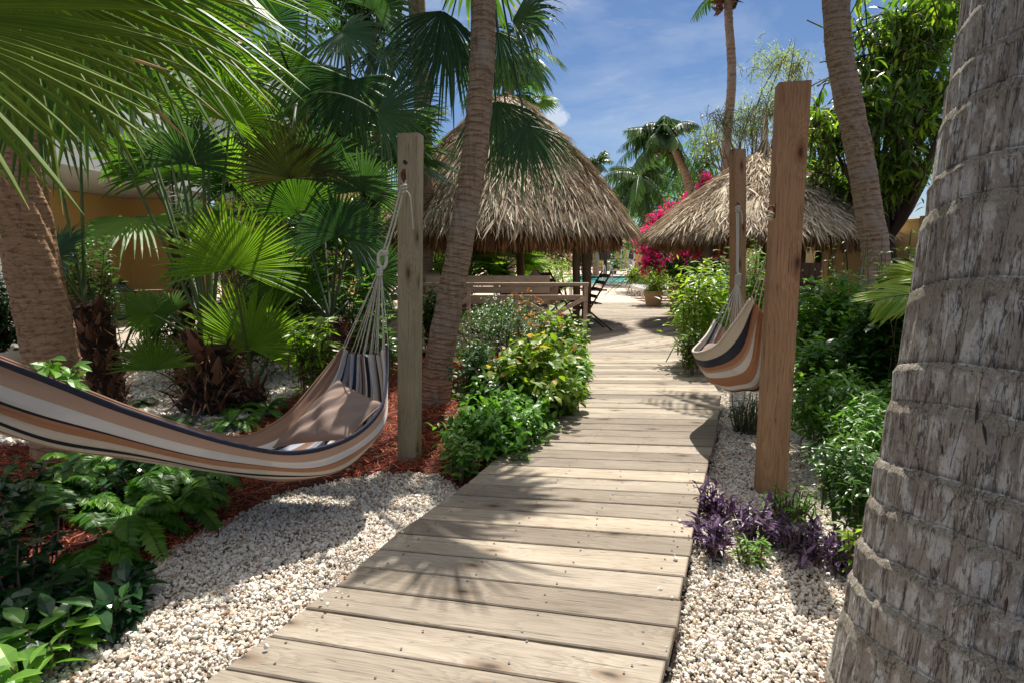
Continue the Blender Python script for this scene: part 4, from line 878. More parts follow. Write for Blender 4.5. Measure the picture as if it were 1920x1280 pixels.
# ---- tall palm whose hanging fans fill the upper left
b = W(600, 640, 6.7); b[2] = GZ; D = 6.7
th = thing('fan_palm', 'tall dark fan palm with overhanging fans above the grey hammock post', 'fan palm', b)
top = W(560, 190, D)
palm_trunk([b, W(590, 500, D), W(570, 330, D), top], [.13, .12, .11, .10], th, M['trunk_ring'], ring=.06, ledge=.01, nz=200, ns=32, seed=31)
for (hx, hy, dd, R_, ax, ay, mn, sp_, dr) in [(708, 212, -1.9, .64, 830, 190, 'fan_dark', 1.35, .35), (660, 150, -.6, .74, 650, 260, 'fan_dark', 1.9, .5), (502, 42, -1.2, .58, 500, -60, 'fan_dark', 1.8, .25), (545, 335, -2.4, .48, 520, 210, 'fan_brown', 1.7, .1),
        (590, 120, -.3, .65, 560, 250, 'fan_mid', 1.8, .5), (470, 150, -.2, .65, 400, 230, 'fan_mid', 1.8, .4), (640, 60, .1, .65, 720, 90, 'fan_dark', 1.8, .5), (560, 10, .3, .6, 560, -100, 'fan_mid', 1.9, .4),
        (720, 90, .3, .6, 800, 160, 'fan_dark', 1.7, .5), (530, 140, .8, .7, 500, 20, 'fan_mid', 1.9, .3), (610, 200, .7, .6, 660, 110, 'fan_dark', 1.9, .3), (660, 280, .9, .55, 620, 200, 'fan_mid', 1.9, .35), (480, 290, 1.0, .55, 430, 220, 'fan_dark', 1.9, .35), (450, 40, .5, .6, 380, -20, 'fan_mid', 1.8, .4), (620, 260, -.5, .55, 640, 370, 'fan_mid', 1.7, .5), (510, 230, .2, .5, 470, 330, 'fan_mid', 1.7, .4),
        (700, 20, .6, .65, 760, -70, 'fan_dark', 1.8, .5), (745, 260, .3, .5, 770, 370, 'fan_mid', 1.5, .5)]:
    h = W(hx, hy, D + dd); frond(th, top, h, R_, away(hx, hy, D + dd, ax, ay, D + dd - .1), face(h, .45, rng.uniform(-.25, .25)), mn, rng, 46, sp_, bow=.10, r=.012, stalk='petiole_dark', droop=dr)
# ---- crown of the middle palm, above the frame: its fans hang beside the trunk and shade the walk
top = MP[-1]
crown(Mp, top, 9, .72, .62, ['fan_mid', 'fan_dark'], rng, (-.1, 1.0), 28, .6, spread=1.4, az=(-.3, PI + .3))
frond(Mp, top, (.30, 4.28, 4.0), .62, (-.35, -.9, -.15), (.1, -.2, 1), 'fan_mid', rng, 26, 1.25, split=.35, droop=.4)
frond(Mp, top, (-.62, 4.35, 3.9), .55, (-.8, -.6, -.2), (-.1, -.2, 1), 'fan_mid', rng, 26, 1.2, split=.35, droop=.4)
for (hx, hy, ax, ay, R_, dd) in [(985, 235, 1010, 350, .55, .3), (930, 190, 960, 300, .6, .4), (960, 40, 1030, 10, .55, .3), (840, 60, 800, 170, .65, .5), (830, 20, 800, 130, .6, .2), (935, 60, 930, 180, .6, .7), (950, 225, 1030, 300, .5, .6)]:
    D = MP[0][1] + dd; h = W(hx, hy, D); frond(Mp, W(905, -200, D), h, R_, away(hx, hy, D, ax, ay, D - .2), face(h, .45), 'fan_dark', rng, 38, 1.15, bow=0, droop=.6, stalk='petiole_dark', r=.008)
# far fan palms
def far_fan(px, py_top, D, label, n=16, R_=.9, L=1.0, trunk_px=0, mats=('fan_mid', 'fan_dark'), el=(-.5, 1.2), r=.13, base_r=None):
    t = W(px, py_top, D); b = np.array([t[0] + trunk_px * PXM(D), D, GZ]); th = thing('fan_palm', label, 'fan palm', b)
    palm_trunk([b, (b + t) / 2 + [.1, 0, 0], t], [r * 1.3, r, r * .9], th, M['trunk_ring'], ring=.1, ledge=.02, nz=60, ns=14, seed=int(px))
    crown(th, t, n, R_, L, list(mats), rng, el, 20, .5); return th
far_fan(772, -150, 9.0, 'tall grey trunked fan palm standing behind the upper left foliage', 12, .9, 1.0, r=.13)
far_fan(952, 110, 15.5, 'fan palm rising behind the tip of the left thatched hut', 20, .75, .95, el=(-.8, 1.2))
far_fan(985, 205, 16.5, 'small fan palm peeking over the right shoulder of the left thatched hut', 10, .55, .6)
for k, (px, py, D, R_, lab) in enumerate([(668 + 150, 478, 12.6, .6, 'small fan palm seen under the thatch just right of the grey hammock post'), (880, 490, 12.8, .7, 'dark fan palm behind the rail right of the curved palm trunk'), (945, 478, 13.0, .75, 'sunlit fan palm behind the thatched hut near its rear post')]):
    t = W(px, py + 30, D); b = np.array([t[0], D, GZ]); th = thing('fan_palm', lab, 'fan palm', b); stub_trunk(th, b, t, .1, .1, rng, 20); crown(th, t, 14, R_, .5, ['fan_bright', 'fan_bright'] if k != 1 else ['fan_mid', 'fan_bright'], rng, (.1, 1.4), 22, .2)

# ---- feather palms
def pinnate(mb, base, d, L, drop, nleaf, leaf, rng, side=None, T=NARROW, rmb=None, w=1.0, angle=.9, hang=.35, r=.008, taper=True, rnd=(.2, .8), up=(0, 0, 1)):
    base = np.array(base, float); d = nrm(np.array(d, float)); t = np.linspace(0, 1, nleaf)
    P = base + d * (L * t)[:, None] - np.array([0, 0, 1.]) * (drop * L * t ** 2)[:, None]; Tn = nrm(np.gradient(P, axis=0))
    S = nrm(np.cross(Tn, np.array(up, float)) + 1e-6); prof = (np.sin(PI * np.clip(t * .88 + .10, 0, 1)) ** .55) if taper else np.ones_like(t)
    for sg in (-1, 1):
        dd = Tn * math.cos(angle) + S * sg * math.sin(angle) + np.array([0, 0, -hang]) + rng.normal(0, .06, (nleaf, 3))
        l = leaf * prof * rng.uniform(.85, 1.1, nleaf); Nn = np.cross(S, Tn) + rng.normal(0, .12, (nleaf, 3))
        scatter(mb, T, P, frame(dd, Nn), np.c_[l, l * w, l], np.clip(rng.uniform(*rnd) + rng.normal(0, .1, nleaf), 0, 1))
    if rmb is not None: tube(rmb, P[:: max(1, nleaf // 10)], np.linspace(r, r * .3, len(P[:: max(1, nleaf // 10)])), 5)
def feather_palm(b, path, radii, label, n, L, leaf, nl=26, wind=(0, 0, 0), el=(-.2, 1.1), hang=.5, wleaf=1.4, husk=True):
    th = thing('coconut_palm', label, 'palm tree', b); palm_trunk(path, radii, th, M['trunk_ring'], ring=.12, ledge=.015, nz=120, ns=20, seed=len(label)); t = np.array(path[-1])
    for k in range(n):
        a = 2 * PI * (k * .382 + rng.random() * .1); e = rng.uniform(*el); d = nrm(np.array([math.cos(a) * math.cos(e), math.sin(a) * math.cos(e), math.sin(e)]) + np.array(wind))
        mb = MB(); rm = MB(); pinnate(mb, t, d, L * rng.uniform(.85, 1.1), rng.uniform(.35, .75), nl, leaf, rng, T=NARROW, rmb=rm, w=wleaf, hang=hang, r=.03); o = mb.build('frond', M['feather'], th); rm.build('rachis', M['petiole'], o, smooth=True)
    if husk:
        mb = MB(); kk = 40; a = rng.uniform(0, 2 * PI, kk); pos = t + np.c_[np.cos(a) * radii[-1], np.sin(a) * radii[-1], rng.uniform(-.7, .1, kk)]; scatter(mb, leaf_T(.2, .5, .1, .3, (0, .3, 1)), pos, frame(np.c_[np.cos(a), np.sin(a), rng.uniform(-.5, 1.5, kk)], rng.normal(size=(kk, 3))), rng.uniform(.2, .5, kk), rng.random(kk)); mb.build('husk', M['fibre'], th)
    return th
D = 17.; feather_palm(W(1362, 500, D) * [1, 1, 0] + [0, 0, GZ], [W(1362, 500, D) * [1, 1, 0] + [0, 0, GZ], W(1361, 300, D), W(1372, 150, D), W(1366, 30, D), W(1366, -28, D)], [.14, .13, .12, .11, .115], 'tall slim coconut palm standing against the open sky behind the right hut', 18, 1.3, .45, 26, (0, 0, .25), (-.1, 1.3))
D = 21.; feather_palm(W(1300, 480, D) * [1, 1, 0] + [0, 0, GZ], [W(1300, 480, D) * [1, 1, 0] + [0, 0, GZ], W(1294, 370, D), W(1272, 295, D), W(1250, 252, D)], [.18, .16, .14, .12], 'windblown coconut palm bending left over the bougainvillea', 22, 1.75, .65, 30, (-.45, 0, .05), (-.5, 1.2), .6)
D = 24.; feather_palm(W(1215, 480, D) * [1, 1, 0] + [0, 0, GZ], [W(1215, 480, D) * [1, 1, 0] + [0, 0, GZ], W(1212, 400, D), W(1200, 330, D)], [.2, .18, .16], 'lower bushy coconut palm left of the bending one', 22, 2.1, .65, 28, (-.2, 0, 0), (-.9, 1.0), .7)
D = 34.; feather_palm(W(1118, 480, D) * [1, 1, 0] + [0, 0, GZ], [W(1118, 480, D) * [1, 1, 0] + [0, 0, GZ], W(1118, 400, D), W(1117, 305, D)], [.2, .18, .16], 'distant coconut palm just right of the left hut roof', 14, 1.3, .5, 18)
# crown of the palm beside the yellow wall (mostly above the frame) 
t = QP[-1]
for k in range(15):
    a = 2 * PI * k * .382; e = rng.uniform(-.3, 1.); mb = MB(); rm = MB(); pinnate(mb, t, [math.cos(a) * math.cos(e), math.sin(a) * math.cos(e), math.sin(e)], 1.7, .5, 30, .5, rng, rmb=rm, w=1.4, hang=.5, r=.02); o = mb.build('frond', M['feather'], Qp); rm.build('rachis', M['petiole'], o)
# crown of the foreground right palm, high above the frame
t = P_[-1]
for k in range(12):
    a = 2 * PI * k * .382; e = rng.uniform(.0, 1.1); mb = MB(); pinnate(mb, t, [math.cos(a) * math.cos(e), math.sin(a) * math.cos(e), math.sin(e)], 2.4, .5, 34, .65, rng, w=1.4, hang=.5); mb.build('frond', M['feather'], Rp)
# bright arching feather leaf beside the grey trunk
b = W(1760, 640, 2.9); b[2] = GZ; th = thing('areca_palm', 'young feather palm with a bright yellow green arching leaf beside the grey ringed trunk', 'palm', b)
for (p, d, L, dr) in [(W(1790, 560, 3.1), W(1600, 505, 3.0) - W(1790, 560, 3.1), .50, .25), (W(1790, 560, 3.1), W(1690, 440, 3.2) - W(1790, 560, 3.1), .4, .5)]:
    mb = MB(); rm = MB(); pinnate(mb, p, d, L, dr, 34, .26, rng, T=NARROW, rmb=rm, w=1.0, angle=.45, hang=.1, rnd=(.6, .9), up=(0, -.7, .7)); o = mb.build('frond', M['bush_lime'], th); rm.build('rachis', M['petiole'], o)
    mb = MB(); tube(mb, bezier(b, (b + p) / 2 + [0, 0, .2], p, 8), .012, 6); mb.build('stem', M['petiole'], th)

# ================================================================ shrubs
def shrub(name, label, cat, c, rx, ry, rz, leaf, nt_, nl, T, m, stem='twig', root=None, droop=.3, spread=.9, group=None, base_z=GZ, rnd=(.1, .9), kind=None, flowers=None, top=1.0, th=None, seed=None, tip=.0, stemr=.004, inner=.14, lightup=.25):
    rg_ = np.random.default_rng(int(abs(c[0] * 1000) + abs(c[1]) * 77) + nt_ if seed is None else seed); c = np.array(c, float)
    d = nrm(rg_.normal(size=(nt_, 3)) + [0, -.25, .25]); rr = rg_.uniform(.55, 1.02, nt_)[:, None]; lump = 1 + .30 * np.sin(d[:, :1] * 5 + c[0] * 3) * np.sin(d[:, 2:] * 6 + 1) + rg_.normal(0, .08, (nt_, 1))
    tips = c + d * rr * lump * [rx, ry, rz]; tips[:, 2] = np.maximum(tips[:, 2], base_z + leaf * .4)
    if root is None: root = np.array([c[0], c[1], base_z])
    root = np.array(root, float)
    roots = np.c_[root[0] + (tips[:, 0] - root[0]) * .55 + rg_.normal(0, rx * .1, nt_), root[1] + (tips[:, 1] - root[1]) * .55, np.full(nt_, root[2])] if root[2] <= base_z + .01 else np.repeat(root[None], nt_, 0) + rg_.normal(0, .02, (nt_, 3))
    bush = root[2] <= base_z + .01 and nt_ > 45
    if bush: f_ = rg_.uniform(.15, .75, (nt_, 1)); roots = roots * (1 - f_) + (tips * .8 + c * .2) * f_ + rg_.normal(0, 1, (nt_, 3)) * [rx * .22, ry * .22, rz * .15]; roots[:, 2] = np.maximum(roots[:, 2], base_z)
    ctrl = (roots + tips) / 2 + [0, 0, .15 * rz] + rg_.normal(0, 1, (nt_, 3)) * [rx * .12, ry * .12, rz * .08]; created = th is None
    if th is None: th = thing(name, label, cat, root if root[2] <= base_z + .01 else (root[0], root[1], root[2]), group)
    mb = MB(); t = np.linspace(inner, 1, nl); allP = []; allT = []
    tt = t[None, :, None]; P = (1 - tt) ** 2 * roots[:, None] + 2 * tt * (1 - tt) * ctrl[:, None] + tt ** 2 * tips[:, None]
    Tn = nrm(2 * (1 - tt) * (ctrl - roots)[:, None] + 2 * tt * (tips - ctrl)[:, None])
    P = P.reshape(-1, 3); Tn = Tn.reshape(-1, 3); n = len(P); a = np.tile(np.arange(nl) * 2.4, nt_) + rg_.uniform(0, 6.3, n) * .4
    F_ = frame(Tn, rg_.normal(size=(n, 3)) * .1 + [0, 0, 1]); out_ = F_[:, :, 1] * np.cos(a)[:, None] + F_[:, :, 2] * np.sin(a)[:, None]
    dd = Tn * .55 + out_ * spread + [0, 0, -droop + .1] + rg_.normal(0, .15, (n, 3)); l = leaf * rg_.uniform(.55, 1.15, n)
    hz = (P[:, 2] - c[2]) / max(rz, .01)
    tw = rg_.uniform(*rnd, nt_).repeat(nl); rn = np.clip(tw * .6 + rg_.uniform(0, .4, n) + lightup * 0, 0, 1)
    rn = np.where(np.tile(t, nt_) > .93, np.clip(rn + tip, 0, 1), rn)
    scatter(mb, T, P, frame(dd, np.c_[rg_.normal(0, .35, (n, 2)), np.ones(n)]), l, rn); fo = mb.build('foliage', M[m], th)
    mb = MB(); step = max(1, nt_ // 32)
    for k in range(0, nt_, step): tube(mb, bezier(roots[k], ctrl[k], tips[k], 5), np.linspace(stemr * 1.6, stemr * .5, 5), 4)
    mb.build('stem', M[stem], th)
    if flowers:
        fm, nf, fs, per, zone = flowers; mb = MB(); k = rg_.integers(0, nt_, nf); sel = tips[k] + rg_.normal(0, .35 * fs, (nf, 3)) + [0, 0, fs * .3]
        if zone is not None: ok = zone(tips); kk = np.where(ok)[0]; k = kk[rg_.integers(0, len(kk), nf)] if len(kk) else k; sel = tips[k] + rg_.normal(0, fs * .6, (nf, 3)) + [0, 0, fs * .3]
        pos = sel.repeat(per, 0) + rg_.normal(0, fs * .35, (nf * per, 3)); q = len(pos); scatter(mb, PETAL, pos, frame(rg_.normal(size=(q, 3)) + [0, 0, .3], rg_.normal(size=(q, 3))), fs * rg_.uniform(.6, 1.1, q), rg_.random(q)); mb.build('blossom', M[fm], th)
    return th
def sh(name, label, cat, px, py, wpx, hpx, D, leaf, nt_, nl, T, m, **k):
    c = W(px, py, D); s = D / FPX / 2 * 1.01; ry = k.pop('ry', None); rx = wpx * s; rz = hpx * s
    return shrub(name, label, cat, c, rx, ry if ry else rx * .75, rz, leaf, nt_, nl, T, m, **k)
# between the curved palm and the boardwalk
sh('shrub', 'pale small leaved bush with orange blossoms in a terracotta pot behind the curved palm', 'shrub', 955, 598, 200, 100, 5.9, .045, 240, 16, SMALL, 'bush_pale', ry=.5, flowers=('orange', 34, .035, 5, lambda t: t[:, 0] > .02))
sh('shrub', 'yellow green bush with drooping toothed leaves at the middle of the bed beside the boardwalk', 'shrub', 1000, 690, 190, 140, 4.25, .095, 150, 11, OVATE, 'bush_yellow', ry=.42, droop=.6, tip=.35)
sh('shrub', 'tall green bush with small orange flowers beside the end rail of the hut', 'shrub', 1058, 640, 95, 120, 5.6, .075, 130, 12, OVATE, 'bush_yellow', ry=.4, droop=.5, flowers=('orange', 8, .03, 4, None))
sh('shrub', 'darker leafy bush leaning over the boardwalk edge below the rail corner', 'shrub', 1078, 700, 56, 110, 4.9, .08, 70, 11, OVATE, 'bush_green', ry=.22, droop=.7)
sh('shrub', 'glossy blue green bush at the foot of the curved ringed palm', 'shrub', 895, 690, 110, 120, 4.3, .06, 80, 9, OVATE, 'bush_pale', ry=.25, rnd=(0, .6))
sh('shrub', 'fresh green low bush nearest the boardwalk, spreading over red mulch', 'shrub', 920, 800, 190, 120, 3.5, .07, 190, 11, OVATE, 'bush_green', ry=.33, droop=.5, rnd=(0, .75))
sh('shrub', 'small sprawling green sprig at the tip of the red mulch bed', 'shrub', 866, 838, 66, 50, 3.1, .055, 34, 8, OVATE, 'bush_green', ry=.14, rnd=(.4, 1))
# left middle ground
sh('leafy_plant', 'bright strap leaved plant by the strings of the foreground hammock', 'plant', 590, 640, 90, 110, 4.2, .14, 60, 7, LANCE, 'bush_lime', droop=.5, rnd=(0, .7))
sh('leafy_plant', 'whorled green shrub behind the knotted hammock rope', 'plant', 660, 560, 130, 130, 5.0, .14, 90, 8, LANCE, 'bush_green', droop=.3, rnd=(.1, .8))
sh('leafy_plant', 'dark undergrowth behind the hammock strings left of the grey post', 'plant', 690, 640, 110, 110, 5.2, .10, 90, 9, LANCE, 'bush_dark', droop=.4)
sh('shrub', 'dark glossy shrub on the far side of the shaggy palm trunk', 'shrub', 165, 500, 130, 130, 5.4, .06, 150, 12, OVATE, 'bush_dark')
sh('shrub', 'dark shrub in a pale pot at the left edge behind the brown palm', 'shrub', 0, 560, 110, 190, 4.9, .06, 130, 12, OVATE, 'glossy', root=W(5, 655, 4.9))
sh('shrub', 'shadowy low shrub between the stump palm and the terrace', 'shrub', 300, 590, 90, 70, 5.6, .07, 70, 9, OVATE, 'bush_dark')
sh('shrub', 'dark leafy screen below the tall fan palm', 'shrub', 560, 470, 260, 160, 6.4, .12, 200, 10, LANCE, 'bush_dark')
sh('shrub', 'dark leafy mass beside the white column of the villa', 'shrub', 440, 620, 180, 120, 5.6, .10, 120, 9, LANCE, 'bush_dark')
sh('leafy_plant', 'sprig of broad glossy leaves in front of the brown palm trunk', 'plant', 118, 688, 120, 46, 2.35, .085, 14, 5, OVATE, 'bush_green', ry=.1, root=W(108, 760, 2.4), rnd=(.1, .6), droop=.1)
# right side
sh('shrub', 'lime tipped leafy bush between the boardwalk and the slim brown post', 'shrub', 1320, 560, 130, 150, 6.1, .12, 170, 11, LANCE, 'bush_lime', ry=.5, rnd=(.0, .9), droop=.35, tip=.3)
sh('shrub', 'deep green bush behind the slim brown post', 'shrub', 1400, 540, 130, 170, 6.9, .10, 170, 11, LANCE, 'bush_green', rnd=(0, .8))
sh('shrub', 'low green bush below the right hammock', 'shrub', 1300, 640, 60, 60, 5.6, .09, 50, 9, LANCE, 'bush_yellow', rnd=(0, .7))
sh('shrub', 'sprig of small dark leaves under the belly of the right hammock', 'shrub', 1400, 755, 90, 50, 4.0, .05, 40, 8, LANCE, 'bush_dark', ry=.15)
sh('shrub', 'green leafy shrub between the nearest brown post and the curved palm', 'shrub', 1555, 590, 150, 170, 4.9, .085, 260, 11, OVATE, 'bush_green', rnd=(0, .8))
sh('shrub', 'tall thin stemmed shrub before the yellow wall', 'shrub', 1580, 480, 140, 100, 5.6, .06, 14, 12, LANCE, 'bush_green', root=G(1590, 660, GZ), rnd=(.2, 1))
sh('shrub', 'thin leafy sprays climbing between the curved palm and the grey ringed trunk', 'shrub', 1680, 470, 90, 140, 4.9, .07, 13, 11, LANCE, 'bush_green', root=G(1680, 660, GZ), rnd=(.2, 1))
sh('shrub', 'dark shrub with a white flower next to the grey ringed trunk', 'shrub', 1650, 640, 150, 170, 3.7, .085, 230, 10, OVATE, 'bush_dark', flowers=('white_petal', 2, .035, 7, lambda t: (t[:, 1] < 3.6) & (t[:, 2] > .7)), rnd=(0, .9))
sh('shrub', 'thick jasmine like shrub with arching shoots left of the grey ringed trunk', 'shrub', 1580, 760, 200, 150, 3.35, .062, 300, 12, leaf_T(.19, .3, .3, .42), 'bush_green', ry=.45, rnd=(0, .8), droop=.5)
sh('shrub', 'shaded leafy shoots spilling over gravel at the left side of the grey ringed trunk', 'shrub', 1610, 885, 130, 150, 2.35, .055, 190, 11, LANCE, 'bush_dark', ry=.26, rnd=(.1, 1), droop=.5)
sh('leafy_plant', 'bright green sprig at the foot of the nearest brown post', 'plant', 1480, 925, 110, 40, 2.62, .05, 30, 6, LANCE, 'bush_green', ry=.10, rnd=(.5, 1))
sh('leafy_plant', 'green seedling at the near edge of the purple plants', 'plant', 1410, 1020, 80, 34, 2.2, .05, 14, 6, LANCE, 'bush_green', ry=.06, rnd=(.5, 1))
sh('leafy_plant', 'bright arching shoot between purple plants and the grey ringed trunk', 'plant', 1600, 1000, 60, 50, 2.1, .07, 12, 6, LANCE, 'bush_lime', ry=.06, rnd=(.2, .8))
for k, (px, py, w_, h_, D, lab) in enumerate([(1345, 935, 80, 70, 2.62, 'purple leaved plant clump spilling onto the boardwalk edge'), (1420, 965, 130, 60, 2.42, 'purple leaved plant clump in front of the nearest brown post'),
        (1510, 1000, 110, 55, 2.26, 'purple leaved plant clump between the post and the grey ringed trunk'), (1590, 1030, 80, 50, 2.12, 'purple leaved plant clump touching the grey ringed trunk'), (1335, 990, 60, 40, 2.3, 'purple leaved plant clump lying along the gravel beside the boards')]):
    sh('purple_plant', lab, 'ground cover plant', px, py, w_, h_, D, .062, 30, 6, leaf_T(.15, .6, .35, .3), 'purple', stem='twig', ry=.15, rnd=(0, 1), group='purple plants along the gravel', droop=.05, spread=.7)
# left foreground bed
for k, (px, py, w_, h_, D, nt_, lf, lab) in enumerate([(20, 1010, 150, 120, 1.9, 34, .10, 'broad glossy dark leaved plant at the left edge under the hammock'), (60, 1130, 230, 90, 1.75, 36, .10, 'low glossy plant with large drooping leaves beside the gravel at the left edge'),
        (300, 850, 200, 40, 2.95, 40, .07, 'glossy dark shrub directly below the hammock cloth'), (220, 1110, 120, 60, 1.85, 16, .10, 'two pointed glossy leaves hanging over the gravel'), (50, 1205, 150, 60, 1.55, 16, .10, 'bright glossy sprig in the lower left corner'), (40, 895, 150, 60, 2.6, 36, .08, 'mixed dark leafy plant behind the ferns at the left edge')]):
    sh('leafy_plant', lab, 'plant', px, py, w_, h_, D, lf, nt_, 7, OVATE, 'glossy' if k != 4 else 'bush_green', rnd=(0, 1), droop=.45, ry=.22)
def fern(b, label, n, L, rng, az=None, el=(.2, 1.1), m='fern', leaf=.05, drop=.7, group='sword ferns in the left beds', up=(0, 0, 1)):
    th = thing('fern', label, 'fern', b, group)
    for k in range(n):
        a = rng.uniform(*az) if az else 2 * PI * (k * .382); e = rng.uniform(*el); l = L * rng.uniform(.75, 1.1); mb = MB(); rm = MB()
        pinnate(mb, np.array(b) + [0, 0, .03], [math.cos(a) * math.cos(e), math.sin(a) * math.cos(e), math.sin(e)], l, drop, 34, leaf, rng, T=FERNL, rmb=rm, w=1.25, angle=1.25, hang=.05, r=.0025, rnd=(.1, .95)); o = mb.build('frond', M[m], th); rm.build('rachis', M['twig_green'], o)
for (px, py, n, L, az, lab) in [(250, 960, 9, .42, (-1.3, .9), 'arching sword fern lit bright green at the edge of the foreground gravel'), (330, 910, 9, .34, (-1.6, 1.0), 'sword fern under the middle of the hammock'), (150, 1010, 8, .34, (-1.5, .6), 'yellow green sword fern among glossy leaves at left'),
        (150, 890, 10, .38, (-2.6, .5), 'dense sword fern half shaded below the hammock cloth at left'), (400, 900, 7, .28, (-1.2, .8), 'small sword fern at the corner of mulch and gravel'), (60, 960, 8, .34, (-2.4, .3), 'shaded sword fern nearest the left edge'), (170, 1080, 7, .24, (-1.6, .6), 'low sword fern above the two hanging leaves')]:
    fern(G(px, py, GZ) + [0, 0, .05], lab, n, L * 1.25, rng, az, el=(.5, 1.2), leaf=.07, drop=.8)
for (px, py, n, L, lab, m_) in [(435, 800, 9, .36, 'sword fern at the foot of the bright fan palm', 'fern'), (500, 775, 9, .34, 'sword fern between the bright fan palm and the hammock cloth', 'fern'), (330, 800, 8, .26, 'grey green fern on the pale gravel behind the hammock', 'bush_pale'), (265, 760, 6, .2, 'tiny fern tuft beside the dark basin', 'bush_pale'), (405, 770, 8, .3, 'feathery fern left of the bright fan palm', 'fern')]:
    fern(G(px, py, GZ), lab, n, L, rng, m=m_)

# more shaded growth closing the left background
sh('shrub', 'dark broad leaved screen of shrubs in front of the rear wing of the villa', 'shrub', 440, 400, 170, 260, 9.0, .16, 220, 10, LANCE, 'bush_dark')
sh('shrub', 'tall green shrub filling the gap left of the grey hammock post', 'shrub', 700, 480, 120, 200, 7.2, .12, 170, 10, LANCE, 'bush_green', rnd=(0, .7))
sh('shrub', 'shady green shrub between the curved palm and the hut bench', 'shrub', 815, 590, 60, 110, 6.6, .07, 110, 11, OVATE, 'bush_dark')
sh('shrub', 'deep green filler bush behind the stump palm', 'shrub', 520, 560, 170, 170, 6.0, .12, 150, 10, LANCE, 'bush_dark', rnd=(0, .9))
for (px, py, D, n, R_, lab) in [(520, 480, 6.8, 12, .7, 'mid green fan palm filling the shade behind the bright fans'), (330, 420, 8.0, 12, .8, 'shaded fan palm close to the white column of the villa'), (690, 330, 8.0, 14, .8, 'dark fan palm behind the top of the grey hammock post')]:
    t = W(px, py, D); b = np.array([t[0], D, GZ]); th = thing('fan_palm', lab, 'fan palm', b); stub_trunk(th, b, t, .12, .11, rng, 60); crown(th, t, n, R_, .8, ['fan_mid', 'fan_dark', 'fan_mid'], rng, (-.1, 1.3), 34, .35)

# the photograph's band of sunlit ferns below the hammock
for (px, py, n, L, az, lab) in [(300, 940, 10, .46, (-1.4, 1.0), 'broad sunlit sword fern whose fronds reach the gravel below the hammock'), (215, 905, 10, .42, (-1.8, 1.2), 'sword fern close under the hammock cloth beside the mulch'), (370, 930, 8, .34, (-1.2, 1.2), 'sword fern where mulch, gravel and planting meet')]:
    fern(G(px, py, GZ) + [0, 0, .08], lab, n, L, rng, az, el=(.35, 1.1), leaf=.07, drop=.8)

sh('shrub', 'green bush bridging the gap between the low fresh bush and the yellow green one', 'shrub', 975, 765, 130, 90, 3.85, .08, 120, 10, OVATE, 'bush_green', ry=.3, rnd=(.1, .9), droop=.5)
sh('shrub', 'low leafy bush hugging the boardwalk edge under the leaning bushes', 'shrub', 1045, 745, 80, 70, 4.3, .08, 70, 10, OVATE, 'bush_yellow', ry=.2, droop=.6)
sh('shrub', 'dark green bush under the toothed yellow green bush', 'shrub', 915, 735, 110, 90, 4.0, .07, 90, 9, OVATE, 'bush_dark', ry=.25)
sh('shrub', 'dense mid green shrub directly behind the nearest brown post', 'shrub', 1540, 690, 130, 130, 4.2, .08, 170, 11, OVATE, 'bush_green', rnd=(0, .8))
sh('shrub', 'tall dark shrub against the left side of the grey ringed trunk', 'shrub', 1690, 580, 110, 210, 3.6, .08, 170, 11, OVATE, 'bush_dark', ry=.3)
sh('shrub', 'leafy shrub with long arching sprays over the purple plants', 'shrub', 1640, 800, 130, 150, 2.8, .065, 190, 11, LANCE, 'bush_green', ry=.3, rnd=(0, .9), droop=.6)

sh('leafy_plant', 'dark glossy low plant under the hammock cloth between the ferns', 'plant', 190, 915, 170, 36, 2.75, .07, 34, 7, OVATE, 'glossy', ry=.2, rnd=(.1, 1), droop=.4)
for (px, py, n, L, az, lab) in [(250, 1010, 9, .34, (-1.6, 1.0), 'low sword fern between the glossy leaves and the gravel edge'), (110, 960, 9, .40, (-2.0, .9), 'sword fern rising through the glossy plants at left'), (340, 975, 8, .30, (-1.4, 1.0), 'sword fern drooping over the curved gravel edge')]:
    fern(G(px, py, GZ) + [0, 0, .07], lab, n, L, rng, az, el=(.3, 1.1), leaf=.062, drop=.8)
